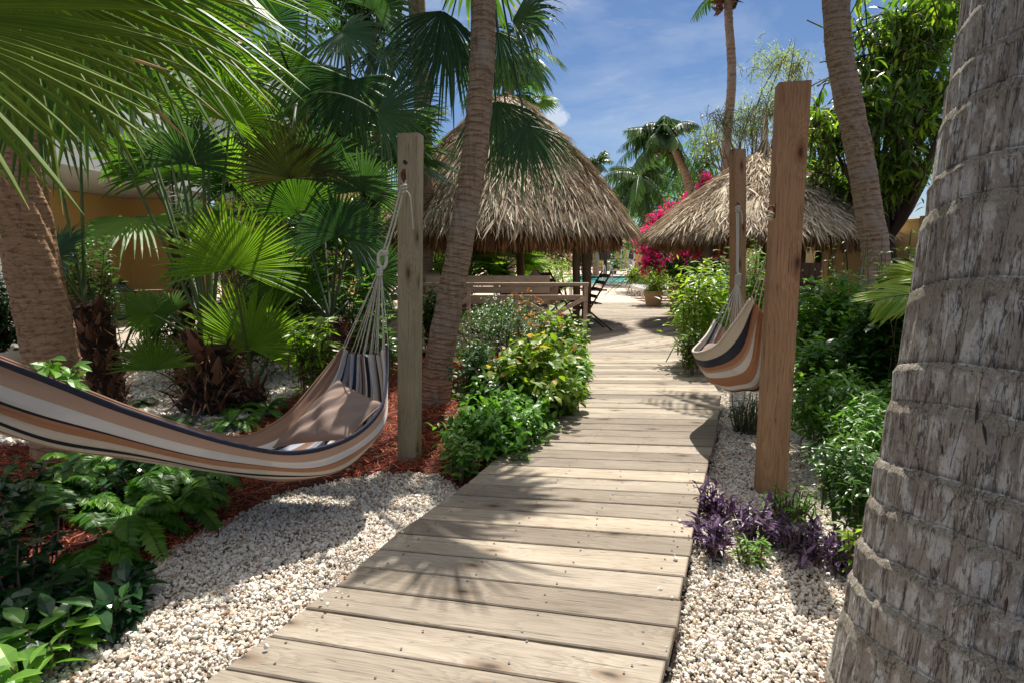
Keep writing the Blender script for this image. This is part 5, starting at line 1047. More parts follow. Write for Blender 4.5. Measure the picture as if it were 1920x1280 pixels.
# ================================================================ thatched huts
M['thatch'] = fib('weathered_palm_thatch', [(0, (.09, .055, .033)), (.2, (.27, .19, .12)), (.5, (.54, .43, .31)), (.85, (.76, .66, .51)), (1, (.85, .76, .58))])
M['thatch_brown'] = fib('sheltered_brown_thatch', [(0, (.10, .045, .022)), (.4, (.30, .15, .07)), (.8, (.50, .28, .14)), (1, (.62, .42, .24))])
def thatch_cone(parent, apex, cx, cy, R_, z_e, seed, n, bulge=.10, lay=.5, name='thatch', m='thatch', pw=1.0):
    rg_ = np.random.default_rng(seed); H_ = apex - z_e
    def surf(a, s):
        r = R_ * s; z = apex - H_ * (s ** pw) + bulge * H_ * np.sin(PI * np.clip(s, 0, 1)) * np.clip((s - .3) * 2, 0, 1) ; lob = 1 + .02 * np.sin(a * 5 + seed) + .015 * np.sin(a * 11)
        return np.stack([cx + np.cos(a) * r * lob, cy + np.sin(a) * r * lob, z], -1)
    mb = MB(); A = np.linspace(0, 2 * PI, 49)[:-1]; S_ = np.linspace(0.02, .985, 14); V = surf(A[None] * np.ones((14, 1)), S_[:, None] * np.ones((1, 48))) - [0, 0, .05]
    i = np.arange(13)[:, None] * 48; j = np.arange(48)[None]; j2 = (j + 1) % 48; F = np.stack([i + j, i + 48 + j, i + 48 + j2, i + j2], -1).reshape(-1, 4); mb.add(V.reshape(-1, 3), F, .15)
    s = np.sqrt(rg_.random(n)) * .97 + .01; s = np.clip(np.round(s * 26) / 26 + rg_.normal(0, .012, n), .01, .985); a = rg_.uniform(0, 2 * PI, n)
    p0 = surf(a, s); p1 = surf(a, s + .02); d = nrm(p1 - p0); out_ = np.stack([np.cos(a), np.sin(a), np.zeros(n)], -1); tg = np.stack([-np.sin(a), np.cos(a), np.zeros(n)], -1)
    nn = nrm(np.cross(tg, d)); nn = np.where(nn[:, 2:] < 0, -nn, nn)
    d = d + tg * rg_.normal(0, .34, (n, 1)) + nn * rg_.uniform(-.04, .36, (n, 1)) ; L = lay * rg_.uniform(.55, 1.25, n)
    patch = .5 + .5 * np.sin(a * 3.1 + seed) * np.sin(s * 9 + a * 2)
    rn = np.clip(.05 + .5 * rg_.random(n) ** 1.0 + .35 * patch + rg_.normal(0, .12, n), 0, 1)
    scatter(mb, leaf_T(.022, .8, .14, .3, (0, .3, .8, 1)), p0 + nn * rg_.uniform(0, .05, (n, 1)), frame(d, nn + tg * rg_.normal(0, .5, (n, 1))), np.c_[L, L * rg_.uniform(.6, 1.8, n), L], rn)
    # dead fan leaves laid whole over the slope
    for k in range(26):
        aa = rg_.uniform(0, 2 * PI); ss = rg_.uniform(.35, .8); p = surf(np.array(aa), np.array(ss)); q = surf(np.array(aa), np.array(ss + .03)); dd = nrm(q - p); o_ = np.array([math.cos(aa), math.sin(aa), 0]); tt = np.array([-math.sin(aa), math.cos(aa), 0])
        nn_ = nrm(np.cross(tt, dd)); nn_ = nn_ if nn_[2] > 0 else -nn_; fan_leaf(mb, p + nn_ * .07, dd, nn_, .62, 18, .55, -.02, .12, rg_, split=.35, pleat=.6); mb.R[-1] = np.clip(.55 + .4 * rg_.random() + rg_.normal(0, .06, len(mb.R[-1])), 0, 1)
    o = mb.build(name, M[m], parent)
    return surf
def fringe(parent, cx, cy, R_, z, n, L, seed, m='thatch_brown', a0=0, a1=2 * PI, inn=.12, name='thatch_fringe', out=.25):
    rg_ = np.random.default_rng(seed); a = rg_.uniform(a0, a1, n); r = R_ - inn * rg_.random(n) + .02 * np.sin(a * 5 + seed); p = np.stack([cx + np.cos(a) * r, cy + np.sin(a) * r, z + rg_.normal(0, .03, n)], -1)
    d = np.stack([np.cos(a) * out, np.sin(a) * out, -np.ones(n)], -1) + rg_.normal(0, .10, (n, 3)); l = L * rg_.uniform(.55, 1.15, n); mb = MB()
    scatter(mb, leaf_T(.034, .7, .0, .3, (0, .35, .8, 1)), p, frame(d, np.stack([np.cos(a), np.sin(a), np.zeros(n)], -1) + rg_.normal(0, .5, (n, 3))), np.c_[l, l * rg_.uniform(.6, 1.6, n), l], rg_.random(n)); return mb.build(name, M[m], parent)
hc = W(950, 600, 10.5); hx, hy = hc[0], 10.5
hut = thing('thatched_hut', 'larger open hut with tall palm thatch roof on timber posts, left of the boardwalk', 'thatched hut', (hx, hy, 0))
thatch_cone(hut, 3.98, hx, hy, 2.15, 1.70, 3, 34000, .03, .44, pw=1.32)
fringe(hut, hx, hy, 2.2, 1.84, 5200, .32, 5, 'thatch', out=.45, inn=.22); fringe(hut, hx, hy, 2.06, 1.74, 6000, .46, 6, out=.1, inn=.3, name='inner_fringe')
mb = MB(); lathe(mb, (hx, hy, 0), [(0.0, 4.10), (.05, 4.05), (.10, 3.95), (.18, 3.78)], 18, .3); mb.build('roof_cap', M['fibre'], hut)
posts = [(W(1078, 600, 9.4)[0], 9.3, .062), (W(1096, 600, 9.5)[0], 9.35, .075), (W(976, 600, 12.2)[0], 12.2, .085), (hx - 1.45, 9.4, .08), (hx - 1.2, 12.0, .08)]
for (x, y_, r_1) in posts:
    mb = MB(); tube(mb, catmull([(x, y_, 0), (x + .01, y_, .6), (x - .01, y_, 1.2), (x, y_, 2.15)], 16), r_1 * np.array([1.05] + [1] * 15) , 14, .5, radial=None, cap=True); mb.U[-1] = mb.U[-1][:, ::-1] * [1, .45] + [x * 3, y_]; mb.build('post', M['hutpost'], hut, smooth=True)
for k in range(10):
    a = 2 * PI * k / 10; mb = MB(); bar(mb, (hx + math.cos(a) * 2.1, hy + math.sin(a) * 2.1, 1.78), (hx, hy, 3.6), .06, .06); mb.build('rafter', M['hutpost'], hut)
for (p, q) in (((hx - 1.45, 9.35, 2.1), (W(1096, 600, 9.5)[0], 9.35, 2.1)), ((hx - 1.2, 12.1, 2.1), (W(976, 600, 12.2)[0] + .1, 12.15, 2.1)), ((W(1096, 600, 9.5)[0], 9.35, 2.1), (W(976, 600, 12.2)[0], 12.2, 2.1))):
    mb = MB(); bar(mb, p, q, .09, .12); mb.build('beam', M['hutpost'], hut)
rc = W(1412, 600, 10.2); rx_, ry_ = rc[0], 10.2
hut2 = thing('thatched_hut', 'smaller round palm thatch hut with a twisted spike on top, right of the boardwalk', 'thatched hut', (rx_, ry_, 0))
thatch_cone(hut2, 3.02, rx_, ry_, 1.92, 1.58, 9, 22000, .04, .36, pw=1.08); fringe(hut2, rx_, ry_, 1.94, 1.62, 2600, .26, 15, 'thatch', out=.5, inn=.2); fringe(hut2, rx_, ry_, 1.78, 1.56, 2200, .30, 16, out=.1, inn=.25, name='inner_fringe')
mb = MB(); rg_ = np.random.default_rng(3)
for k in range(26):
    a = rg_.uniform(0, 2 * PI); r0_ = rg_.uniform(.12, .2); P = [(rx_ + math.cos(a) * r0_, ry_ + math.sin(a) * r0_, 2.86), (rx_ + math.cos(a + .8) * .05, ry_ + math.sin(a + .8) * .05, 3.18), (rx_ + math.cos(a + 2) * .035, ry_ + math.sin(a + 2) * .035, 3.38), (rx_ + .0 + rg_.normal(0, .01), ry_, 3.45 + rg_.random() * .25)]
    tube(mb, catmull(P, 9), np.linspace(.016, .006, 9), 5, rg_.random())
mb.build('roof_spike', M['thatch'], hut2)
for (px, dd) in ((1325, -1.2), (1430, 1.2), (1500, -.9), (1388, -1.5)):
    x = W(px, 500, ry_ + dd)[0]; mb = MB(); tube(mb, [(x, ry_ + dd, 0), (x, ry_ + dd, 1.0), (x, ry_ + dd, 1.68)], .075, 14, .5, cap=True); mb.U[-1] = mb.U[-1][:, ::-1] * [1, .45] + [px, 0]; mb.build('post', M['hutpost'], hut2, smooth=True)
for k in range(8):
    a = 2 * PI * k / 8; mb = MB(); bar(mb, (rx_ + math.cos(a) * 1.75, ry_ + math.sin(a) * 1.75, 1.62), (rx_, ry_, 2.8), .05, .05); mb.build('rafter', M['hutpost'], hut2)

# ================================================================ railing and furniture of the hut
def bars(name, label, cat, loc, parts, m, group=None):
    th = thing(name, label, cat, loc, group)
    for nm, segs, w_, h_ in parts:
        for s_ in segs:
            mb = MB(); bar(mb, s_[0], s_[1], w_, h_, up=s_[2] if len(s_) > 2 else (0, 0, 1), rnd=random.random()); mb.build(nm, M[m] if isinstance(m, str) else m, th)
    return th
random.seed(4)
ry = 7.62; x1 = W(1097, 600, ry)[0]; xm = W(968, 600, ry)[0]; x0 = W(790, 600, ry)[0]; xa = W(700, 600, ry)[0]; zt, z2, zb = .82, .64, .04
bars('wooden_railing', 'weathered timber railing with crossed braces around the front of the left hut', 'railing', (x1, ry, 0),
     [('top_rail', [((xa, ry, zt), (x1 + .04, ry, zt), (0, 0, 1))], .07, .045), ('middle_rail', [((xa, ry, z2), (x1, ry, z2))], .035, .07), ('bottom_rail', [((xa, ry, zb + .06), (x1, ry, zb + .06))], .035, .07),
      ('post', [((x, ry, -.05), (x, ry, zt - .024), (0, 1, 0)) for x in (x1, xm, x0, xa, x0 * .5 + xm * .5)], .055, .055),
      ('brace', [((a, ry + .03, z2), (b_, ry + .03, zb + .1)) for a, b_ in ((xm, x1), (x0, (x0 + xm) / 2), (xa, x0))] + [((a, ry - .03, zb + .1), (b_, ry - .03, z2)) for a, b_ in ((xm, x1), (x0, (x0 + xm) / 2), (xa, x0))], .022, .06)], 'rail')
# bench with cushions behind the rail
by = 8.35; bx0 = W(800, 600, by)[0]; bx1 = W(1030, 600, by)[0]
bars('bench', 'long timber bench with slatted back inside the left hut', 'bench', (bx1, by, 0),
     [('back_slat', [((bx0, by, z_), (bx1, by, z_), (0, 1, 0)) for z_ in (.86, .70, .54)], .10, .03), ('leg', [((x, by + dy, 0), (x, by + dy, .86 if dy == 0 else .42), (0, 1, 0)) for x in (bx0 + .05, (bx0 + bx1) / 2, bx1 - .05) for dy in (.03, .55)], .07, .06),
      ('seat_slat', [((bx0, by + .12 + k * .11, .42), (bx1, by + .12 + k * .11, .42)) for k in range(5)], .09, .03), ('front_rail', [((bx0, by + .02, .2), (bx1, by + .02, .2), (0, 1, 0))], .16, .025)], 'rail')
def cushion(c, w_, h_, t_, label, tiltv=.25, m='tan_cloth', diamond=False, yaw=0):
    c = np.array(c); ax = np.array([math.cos(yaw), math.sin(yaw), 0]); up = nrm(np.array([-math.sin(yaw) * tiltv, math.cos(yaw) * tiltv, 1]))
    if diamond: ax, up = nrm(ax + up * 1.0), nrm(up - ax * 1.0)
    return pillow([c - ax * w_ / 2 - up * h_ / 2, c + ax * w_ / 2 - up * h_ / 2, c + ax * w_ / 2 + up * h_ / 2, c - ax * w_ / 2 + up * h_ / 2], t_, M[m], label, n=22, seed=int(w_ * 100))
cushion((W(1003, 540, by + .18)[0], by + .18, .72), .42, .42, .08, 'brown cushion standing on its corner behind the hut rail', diamond=True)
cushion((W(1022, 545, by + .2)[0], by + .2, .60), .42, .3, .08, 'brown cushion lying at the right end of the hut bench')
cushion((W(800, 528, by + .2)[0], by + .2, .78), .4, .34, .08, 'reddish brown cushion at the left end of the hut bench', .3)
mb = MB(); boxw(mb, bx0 + .1, bx1 - .1, by + .1, by + .62, .44, .52); o = mb.build('seat_cushion', M['tan_cloth'], org=(bx0, by, .44)); tag(o, 'long flat brown seat cushion on the hut bench', 'cushion')
mb = MB(); tx = W(930, 600, 10)[0]; lathe(mb, (tx, 10.2, 0), [(0, .74), (.5, .74), (.5, .70), (.05, .69), (.05, .05), (.28, .03), (.28, 0)], 28); o = mb.build('round_table', M['darkwood'], org=(tx, 10.2, 0)); tag(o, 'dark round table under the left thatched hut', 'table')
def folding_chair(px, D, label, yaw, group=None, back=.95, m='darkwood'):
    """slatted folding chair: two crossed leg frames, slat seat, leaning slat back"""
    c = G(px, 600, 0); x, y_ = W(px, 600, D)[0], D; th = thing('folding_chair', label, 'chair', (x, y_, 0), group); ca, sa = math.cos(yaw), math.sin(yaw)
    q = lambda u, v, z: (x + u * ca - v * sa, y_ + u * sa + v * ca, z)          # u = forward, v = sideways
    for s_ in (-.24, .24):
        mb = MB(); bar(mb, q(.26, s_, .0), q(-.30, s_, back), .028, .05, up=q(0, 1, 0)); mb.build('back_leg', M[m], th)
        mb = MB(); bar(mb, q(-.34, s_ * .86, .0), q(.22, s_ * .86, .46), .028, .045, up=q(0, 1, 0)); mb.build('front_leg', M[m], th)
        mb = MB(); bar(mb, q(-.22, s_ * 1.08, .66), q(.20, s_ * 1.08, .66), .05, .025); mb.build('armrest', M[m], th)
    for k in range(6): mb = MB(); u = -.13 + k * .07; bar(mb, q(u, -.23, .44), q(u, .23, .44), .05, .016); mb.build('seat_slat', M[m], th)
    for k in range(4): mb = MB(); z = back - .07 - k * .11; u = -.30 + (back - z) * (.56 / back); bar(mb, q(u, -.24, z), q(u, .24, z), .06, .016, up=(1, 0, .3)); mb.build('back_slat', M[m], th)
    return th
folding_chair(1103, 9.2, 'dark folding slat chair leaning back at the right side of the left hut', PI + .15)
folding_chair(1046, 9.9, 'dark folding chair half hidden behind the left hut posts', -.5)
# ================================================================ pool side
def lounger(px, py, D, yaw, label, back=.5, towel=True, m='whiteplastic', group='white sun loungers beside the pool', L=1.9):
    p = W(px, py, D); th = thing('sun_lounger', label, 'sun lounger', (p[0], D, 0), group); ca, sa = math.cos(yaw), math.sin(yaw); q = lambda u, v, z: (p[0] + u * ca - v * sa, D + u * sa + v * ca, z)
    for s_ in (-.3, .3):
        mb = MB(); tube(mb, [q(0, s_, .32), q(1.25, s_, .32)], .018, 6); mb.build('side_rail', M[m], th)
        for u in (.12, 1.2): mb = MB(); tube(mb, [q(u, s_, .32), q(u + .04, s_, 0)], .016, 6); mb.build('leg', M[m], th)
    mb = MB(); P = [q(0, 0, .33), q(.4, 0, .335), q(1.2, 0, .34), q(1.2 + .6 * math.cos(back), 0, .34 + .6 * math.sin(back) + .0)]
    sl_ = np.array([[np.array(a) + np.array([-sa, ca, 0]) * v for v in (-.3, .3)] for a in P]); V = np.concatenate([sl_.reshape(-1, 3), sl_.reshape(-1, 3) - [0, 0, .08]]); F = [(0, 1, 3, 2), (2, 3, 5, 4), (4, 5, 7, 6), (10, 11, 9, 8), (12, 13, 11, 10), (14, 15, 13, 12), (0, 2, 10, 8), (2, 4, 12, 10), (4, 6, 14, 12), (3, 1, 9, 11), (5, 3, 11, 13), (7, 5, 13, 15), (1, 0, 8, 9), (6, 7, 15, 14)]
    mb.add(V, np.array(F)); mb.build('sling', M[m], th); return th
lounger(1182, 540, 17.2, .12, 'white sun lounger at the pool corner, farthest of the three beyond the big tan pot', 0.02)
lounger(1190, 548, 16.2, .12, 'white sun lounger in the middle of the three beyond the big tan pot', 0.02)
lounger(1201, 555, 15.3, .12, 'white sun lounger nearest to the big tan pot', 0.02)
lounger(1150, 505, 36.5, .15, 'sun lounger with raised back and white towel on the far side of the pool', 1.25, m='whiteplastic', group='loungers on the far side of the pool')
lounger(1176, 505, 37.0, .15, 'grey sun lounger under shade on the far side of the pool', .9, m='greycloth', group='loungers on the far side of the pool')
th = thing('pool_ladder', 'polished steel hand rails at the near edge of the pool', 'pool ladder', G(1135, 534, 0))
for px in (1134, 1147):
    a = G(px, 536, 0); mb = MB(); tube(mb, catmull([a - [0, .1, 0], a + [0, -.05, .55], a + [0, .12, .78], a + [0, .4, .75], a + [0, .5, .2], a + [0, .5, -.3]], 22), .03, 8); mb.build('hand_rail', M['steel'], th, smooth=True)
def potted(name, label, cat, px, py_b, D, wpx, hpx, potm, plant, square=False):
    b = W(px, py_b, D); b[2] = plant.get('z', 0); s = D / FPX; r = wpx * s / 2; h = hpx * s; th = thing(name, label, cat, b)
    mb = MB(); lathe(mb, b, [(0, .0), (r * .72, 0), (r * .76, h * .05), (r * .98, h * .86), (r * 1.0, h * .87), (r * 1.04, h * .9), (r * 1.04, h), (r * .93, h), (r * .9, h * .9), (0, h * .88)], 36); mb.build('pot', M[potm], th, smooth=False)
    c = b + [0, 0, h + plant['rz'] * .75]; shrub(None, None, None, c, plant['r'], plant['r'] * .9, plant['rz'], plant['leaf'], plant['n'], plant['nl'], plant['T'], plant['m'], th=th, root=b + [0, 0, h * .9], seed=int(px), rnd=(.1, .9), droop=plant.get('droop', .2)); return th
potted('potted_plant', 'big sand coloured pot with a feathery green bush on the deck beyond the bend', 'potted plant', 1225, 566, 13.6, 36, 28, 'pot_tan', dict(r=.52, rz=.36, leaf=.13, n=170, nl=10, T=NARROW, m='bush_lime', droop=0))
potted('potted_plant', 'bushy green shrub in a terracotta pot behind the left hut', 'potted plant', 1035, 528, 15.0, 24, 16, 'terracotta', dict(r=.75, rz=.62, leaf=.12, n=190, nl=11, T=LANCE, m='bush_lime', z=.0))
potted('potted_plant', 'spiky potted plant in front of the yellow pool house', 'potted plant', 1152, 502, 38, 9, 9, 'terracotta', dict(r=.8, rz=.7, leaf=.7, n=24, nl=4, T=LANCE, m='bush_pale', droop=0))
potted('potted_plant', 'broad terracotta pot of dark leaves at the foot of the curved palm', 'potted plant', 882, 690, 5.3, 95, 62, 'terracotta', dict(r=.3, rz=.12, leaf=.05, n=40, nl=8, T=OVATE, m='bush_dark', z=GZ))
potted('potted_plant', 'tall pale pot at the left edge behind the brown palm trunk', 'potted plant', 0, 755, 4.85, 95, 100, 'pot_white', dict(r=.25, rz=.15, leaf=.06, n=50, nl=8, T=OVATE, m='glossy', z=GZ))
th = thing('wicker_basket', 'tall cane basket planter at the right edge of the deck', 'basket', W(1268, 565, 12.4) * [1, 1, 0]); b = W(1268, 565, 12.4); mb = MB(); lathe(mb, (b[0], b[1], 0), [(0, .02), (.11, .02), (.13, .3), (.17, .56), (.155, .56), (.12, .3), (0, .3)], 24); mb.build('basket_body', M['wicker'], th)
for k in range(16):
    a = 2 * PI * k / 16; mb = MB(); tube(mb, [(b[0] + math.cos(a) * .115, b[1] + math.sin(a) * .115, 0), (b[0] + math.cos(a) * .135, b[1] + math.sin(a) * .135, .3), (b[0] + math.cos(a) * .18, b[1] + math.sin(a) * .18, .58)], .014, 5); mb.build('cane', M['wicker'], th)
lounger(1268, 520, 13.6, .35, 'grey cloth lounger with a raised back behind the lime tipped bush', .95, m='greycloth', group='grey loungers')
p = W(1300, 530, 12.6); bars('side_table', 'low white side table beside the cane basket', 'table', (p[0], 12.6, 0), [('table_top', [((p[0] - .35, 12.6, .5), (p[0] + .35, 12.6, .5))], .4, .03), ('leg', [((p[0] + u, 12.6 + v, 0), (p[0] + u, 12.6 + v, .48), (0, 1, 0)) for u in (-.3, .3) for v in (-.15, .15)], .03, .03)], 'whiteplastic')
p = W(1020, 545, 14.8); bars('side_table', 'low white table in full sun beyond the hut bench', 'table', (p[0], 15.2, 0), [('table_top', [((p[0] - .5, 15.2, .42), (p[0] + .8, 15.2, .42))], .6, .04), ('leg', [((p[0] + u, 15.2 + v, 0), (p[0] + u, 15.2 + v, .4), (0, 1, 0)) for u in (-.45, .75) for v in (-.22, .22)], .04, .04)], 'whiteplastic')
# pool house
D = 46; xa_, xb_ = W(1131, 480, D)[0], W(1215, 480, D)[0]; zt_ = 2.1
th = thing('pool_house', 'small yellow pool house with a clay tile roof and pale doors', 'building', (xa_, D, 0))
mb = MB(); boxw(mb, xa_, xb_ + 2, D, D + 5, -.05, zt_); mb.build('wall', M['yellow_far'], th)
mb = MB()
for k in range(34):
    x = xa_ - .1 + k * .17
    if x > xb_ + 2: break
    tube(mb, [(x, D - .25, zt_ + .05), (x, D + 2.4, zt_ + 1.0)], .10, 7, random.random())
mb.build('tile_roof', M['tile'], th); mb = MB(); boxw(mb, xa_ - .25, xb_ + 2.1, D - .3, D - .06, zt_ - .12, zt_ + .02); mb.build('gutter', M['bush_dark'] if False else M['door_white'], th)
for (p0, p1, z0, z1, nm, mm) in ((1142, 1155, .0, 1.75, 'door', 'door_white'), (1163, 1171, .0, 1.75, 'door', 'door_white'), (1176, 1190, .0, 1.75, 'door', 'door_white')):
    a, c = W(p0, 480, D)[0], W(p1, 480, D)[0]; mb = MB(); boxw(mb, a, c, D - .06, D - .003, z0, z1); o = mb.build(nm, M[mm], th); mb = MB(); boxw(mb, a + .12, c - .12, D - .075, D - .061, .9, 1.6); mb.build('pane', M['glass_dark'], o)
mb = MB(); p = W(1076, 462, 33); lathe(mb, (p[0], 33, 0), [(0, 2.05), (1.3, 1.72), (1.28, 1.66), (0, 1.9)], 8); tube(mb, [(p[0], 33, 0), (p[0], 33, 2.0)], .03, 8); o = mb.build('parasol', M['tarp'], org=(p[0], 33, 0)); tag(o, 'dark pool parasol half hidden behind the left hut post', 'parasol')
mb = MB(); p = W(1135, 500, 35); lathe(mb, (p[0], 35, 0), [(0, 0), (.12, 0), (.1, .9), (.3, 1.0), (.34, 1.25), (.2, 1.5), (0, 1.55)], 14); o = mb.build('urn', M['iron'], org=(p[0], 35, 0)); tag(o, 'dark round urn on a stand at the far corner of the pool', 'urn')

# ================================================================ yellow wall on the right
def wall_box(mb, p, q, z0, z1, t=.2):
    bar(mb, (p[0], p[1], (z0 + z1) / 2), (q[0], q[1], (z0 + z1) / 2), t, z1 - z0, bev=.003)
a = W(1490, 480, 13.0); c = W(1760, 480, 8.4); e_ = W(2500, 480, 5.5)
th = thing('garden_wall', 'long yellow rendered garden wall with shallow pilasters at right', 'wall', (a[0], a[1], GZ))
mb = MB(); wall_box(mb, a, c, GZ - .05, 1.72); mb.build('panel', M['yellow'], th); mb = MB(); wall_box(mb, c, e_, GZ - .05, 1.85); mb.build('panel', M['yellow'], th)
mb = MB(); bar(mb, (a[0], a[1], 1.745), (c[0], c[1], 1.745), .3, .05); mb.build('coping', M['yellow'], th); mb = MB(); bar(mb, (c[0], c[1], 1.875), (e_[0], e_[1], 1.875), .3, .05); mb.build('coping', M['yellow'], th)
for t_ in (.04, .36, .68, 1.0): p = a * (1 - t_) + c * t_; mb = MB(); boxw(mb, p[0] - .2, p[0] + .2, p[1] - .2, p[1] + .2, GZ - .05, 1.79); mb.build('pilaster', M['yellow'], th)
a2 = W(1330, 480, 16.5); mb = MB(); wall_box(mb, a2, a, GZ - .05, 1.7); o = mb.build('garden_wall', M['yellow'], org=(a2[0], a2[1], GZ)); tag(o, 'yellow wall seen under the right hut behind the shrubs', 'wall')
p = W(1498, 520, 8.2); bars('wooden_gate', 'narrow dark brown timber gate just right of the nearest brown post', 'gate', (p[0], 8.2, GZ), [('plank', [((p[0] + k * .09, 8.2, GZ), (p[0] + k * .09, 8.2, 1.1), (0, 1, 0)) for k in range(4)], .085, .025), ('cross_rail', [((p[0] - .04, 8.17, z_), (p[0] + .31, 8.17, z_)) for z_ in (.2, .85)], .02, .08)], 'darkwood')

# ================================================================ villa at left
th = thing('villa', 'shaded villa with ochre ground floor and white upper storey behind the palms', 'building', (-7, 8, GZ))
mb = MB(); boxw(mb, -8.9, -8.6, 2.5, 13.0, GZ - .05, 2.45); boxw(mb, -8.6, -6.9, 12.7, 13.0, GZ - .05, 2.45); mb.build('ground_floor_wall', M['ochre'], th)
mb = MB(); boxw(mb, -12, -6.25, 2.5, 13.0, 2.46, 3.25); mb.build('white_fascia', M['white'], th)
mb = MB(); boxw(mb, -7.6, -6.19, 2.5, 13.06, 3.25, 3.33); mb.build('cornice', M['white'], th)
mb = MB(); boxw(mb, -12, -7.35, 2.5, 16.5, 3.33, 7.2); mb.build('upper_wall', M['white'], th)
mb = MB(); boxw(mb, -7.35, -4.3, 14.2, 20, GZ - .05, 3.3); mb.build('rear_ground_floor', M['ochre'], th); mb = MB(); boxw(mb, -7.35, -4.2, 14.1, 20, 3.3, 5.6); mb.build('rear_upper_wall', M['white'], th)
for y_ in (11.2, 7.0): mb = MB(); boxw(mb, -6.75, -6.35, y_, y_ + .4, 0, 2.455); mb.build('column', M['white'], th)
for k in range(9): mb = MB(); z = 2.46 + .09 * 0; 
for y_ in (4.5, 7.5, 10.5): 
    mb = MB(); boxw(mb, -7.36, -7.31, y_, y_ + 1.2, 4.2, 5.8); w_ = mb.build('window', M['glass_dark'], th); mb = MB(); boxw(mb, -7.34, -7.26, y_ - .1, y_ + 1.3, 4.08, 4.18); mb.build('sill', M['white'], w_)
mb = MB(); boxw(mb, -8.6, -4.35, 3.2, 12.7, GZ - .02, .0); boxw(mb, -5.0, -4.2, 3.4, 7.6, GZ - .02, .035); o = mb.build('terrace', M['terrace']); tag(o, kind='structure')
mb = MB(); q0_ = [G(*p, GZ)[:2] for p in [(235, 745), (240, 715), (340, 690), (335, 740)]]; P = np.array([(x, y_, GZ - .012) for x, y_ in q0_]); mb.add(P, [np.array([[0, 1, 2, 3]])]); mt_, nt, b_, out = mat('dark_pond_water'); b_.inputs['Base Color'].default_value = (.006, .006, .006, 1); b_.inputs['Roughness'].default_value = .08; tag(mb.build('pond_water', mt_), kind='structure')
# lantern, table, chair on the terrace
p = W(235, 600, 6.6); x, y_ = p[0], p[1]
th = thing('terrace_table', 'small round black metal table on the villa terrace', 'table', (x, y_, 0)); mb = MB(); lathe(mb, (x, y_, 0), [(0, .50), (.32, .50), (.32, .475), (0, .47)], 28); mb.build('table_top', M['iron'], th)
mb = MB(); lathe(mb, (x, y_, 0), [(.30, 0), (.32, .01), (.30, .02)], 28); mb.build('foot_ring', M['iron'], th)
for k in range(3): a_ = 2.1 * k + .5; mb = MB(); tube(mb, [(x + .3 * math.cos(a_), y_ + .3 * math.sin(a_), .01), (x + .26 * math.cos(a_), y_ + .26 * math.sin(a_), .48)], .012, 6); mb.build('leg', M['iron'], th)
th = thing('lantern', 'black metal lantern with a candle on the small terrace table', 'lantern', (x, y_, .5)); s_ = .09
for dx in (-s_, s_):
    for dy in (-s_, s_): mb = MB(); bar(mb, (x + dx, y_ + dy, .5), (x + dx, y_ + dy, .78), .014, .014, up=(0, 1, 0)); mb.build('corner_bar', M['iron'], th)
mb = MB(); boxw(mb, x - .11, x + .11, y_ - .11, y_ + .11, .5, .52); mb.build('lantern_base', M['iron'], th); mb = MB(); lathe(mb, (x, y_, 0), [(.15, .78), (.14, .80), (.05, .87), (.05, .90), (.02, .93), (0, .93)], 4); mb.build('lantern_roof', M['iron'], th); mb = MB(); lathe(mb, (x, y_, 0), [(.035, .52), (.035, .64), (0, .645)], 14); mb.build('candle', M['candle'], th)
p = W(282, 600, 6.9); x, y_ = p[0], p[1]; th = thing('wicker_chair', 'low woven cane chair with splayed legs on the villa terrace', 'chair', (x, y_, 0))
for k in range(4): a_ = PI / 4 + PI / 2 * k; mb = MB(); tube(mb, [(x + .34 * math.cos(a_), y_ + .34 * math.sin(a_), 0), (x + .18 * math.cos(a_), y_ + .18 * math.sin(a_), .38)], .016, 6); mb.build('leg', M['darkwood'], th)
mb = MB(); lathe(mb, (x, y_, 0), [(0, .37), (.25, .38), (.31, .44), (.33, .50), (.31, .49), (.24, .41), (0, .39)], 26); mb.build('seat_shell', M['wicker'], th)
mb = MB()
for k in range(15): a_ = PI * .1 + PI * .8 * k / 14; tube(mb, [(x + .30 * math.cos(a_), y_ + .30 * math.sin(a_), .45), (x + .34 * math.cos(a_), y_ + .34 * math.sin(a_), .76)], .006, 4)
A_ = np.linspace(PI * .1, PI * .9, 14); tube(mb, np.c_[x + .34 * np.cos(A_), y_ + .34 * np.sin(A_), np.full(14, .76)], .012, 5); mb.build('woven_back', M['wicker'], th)

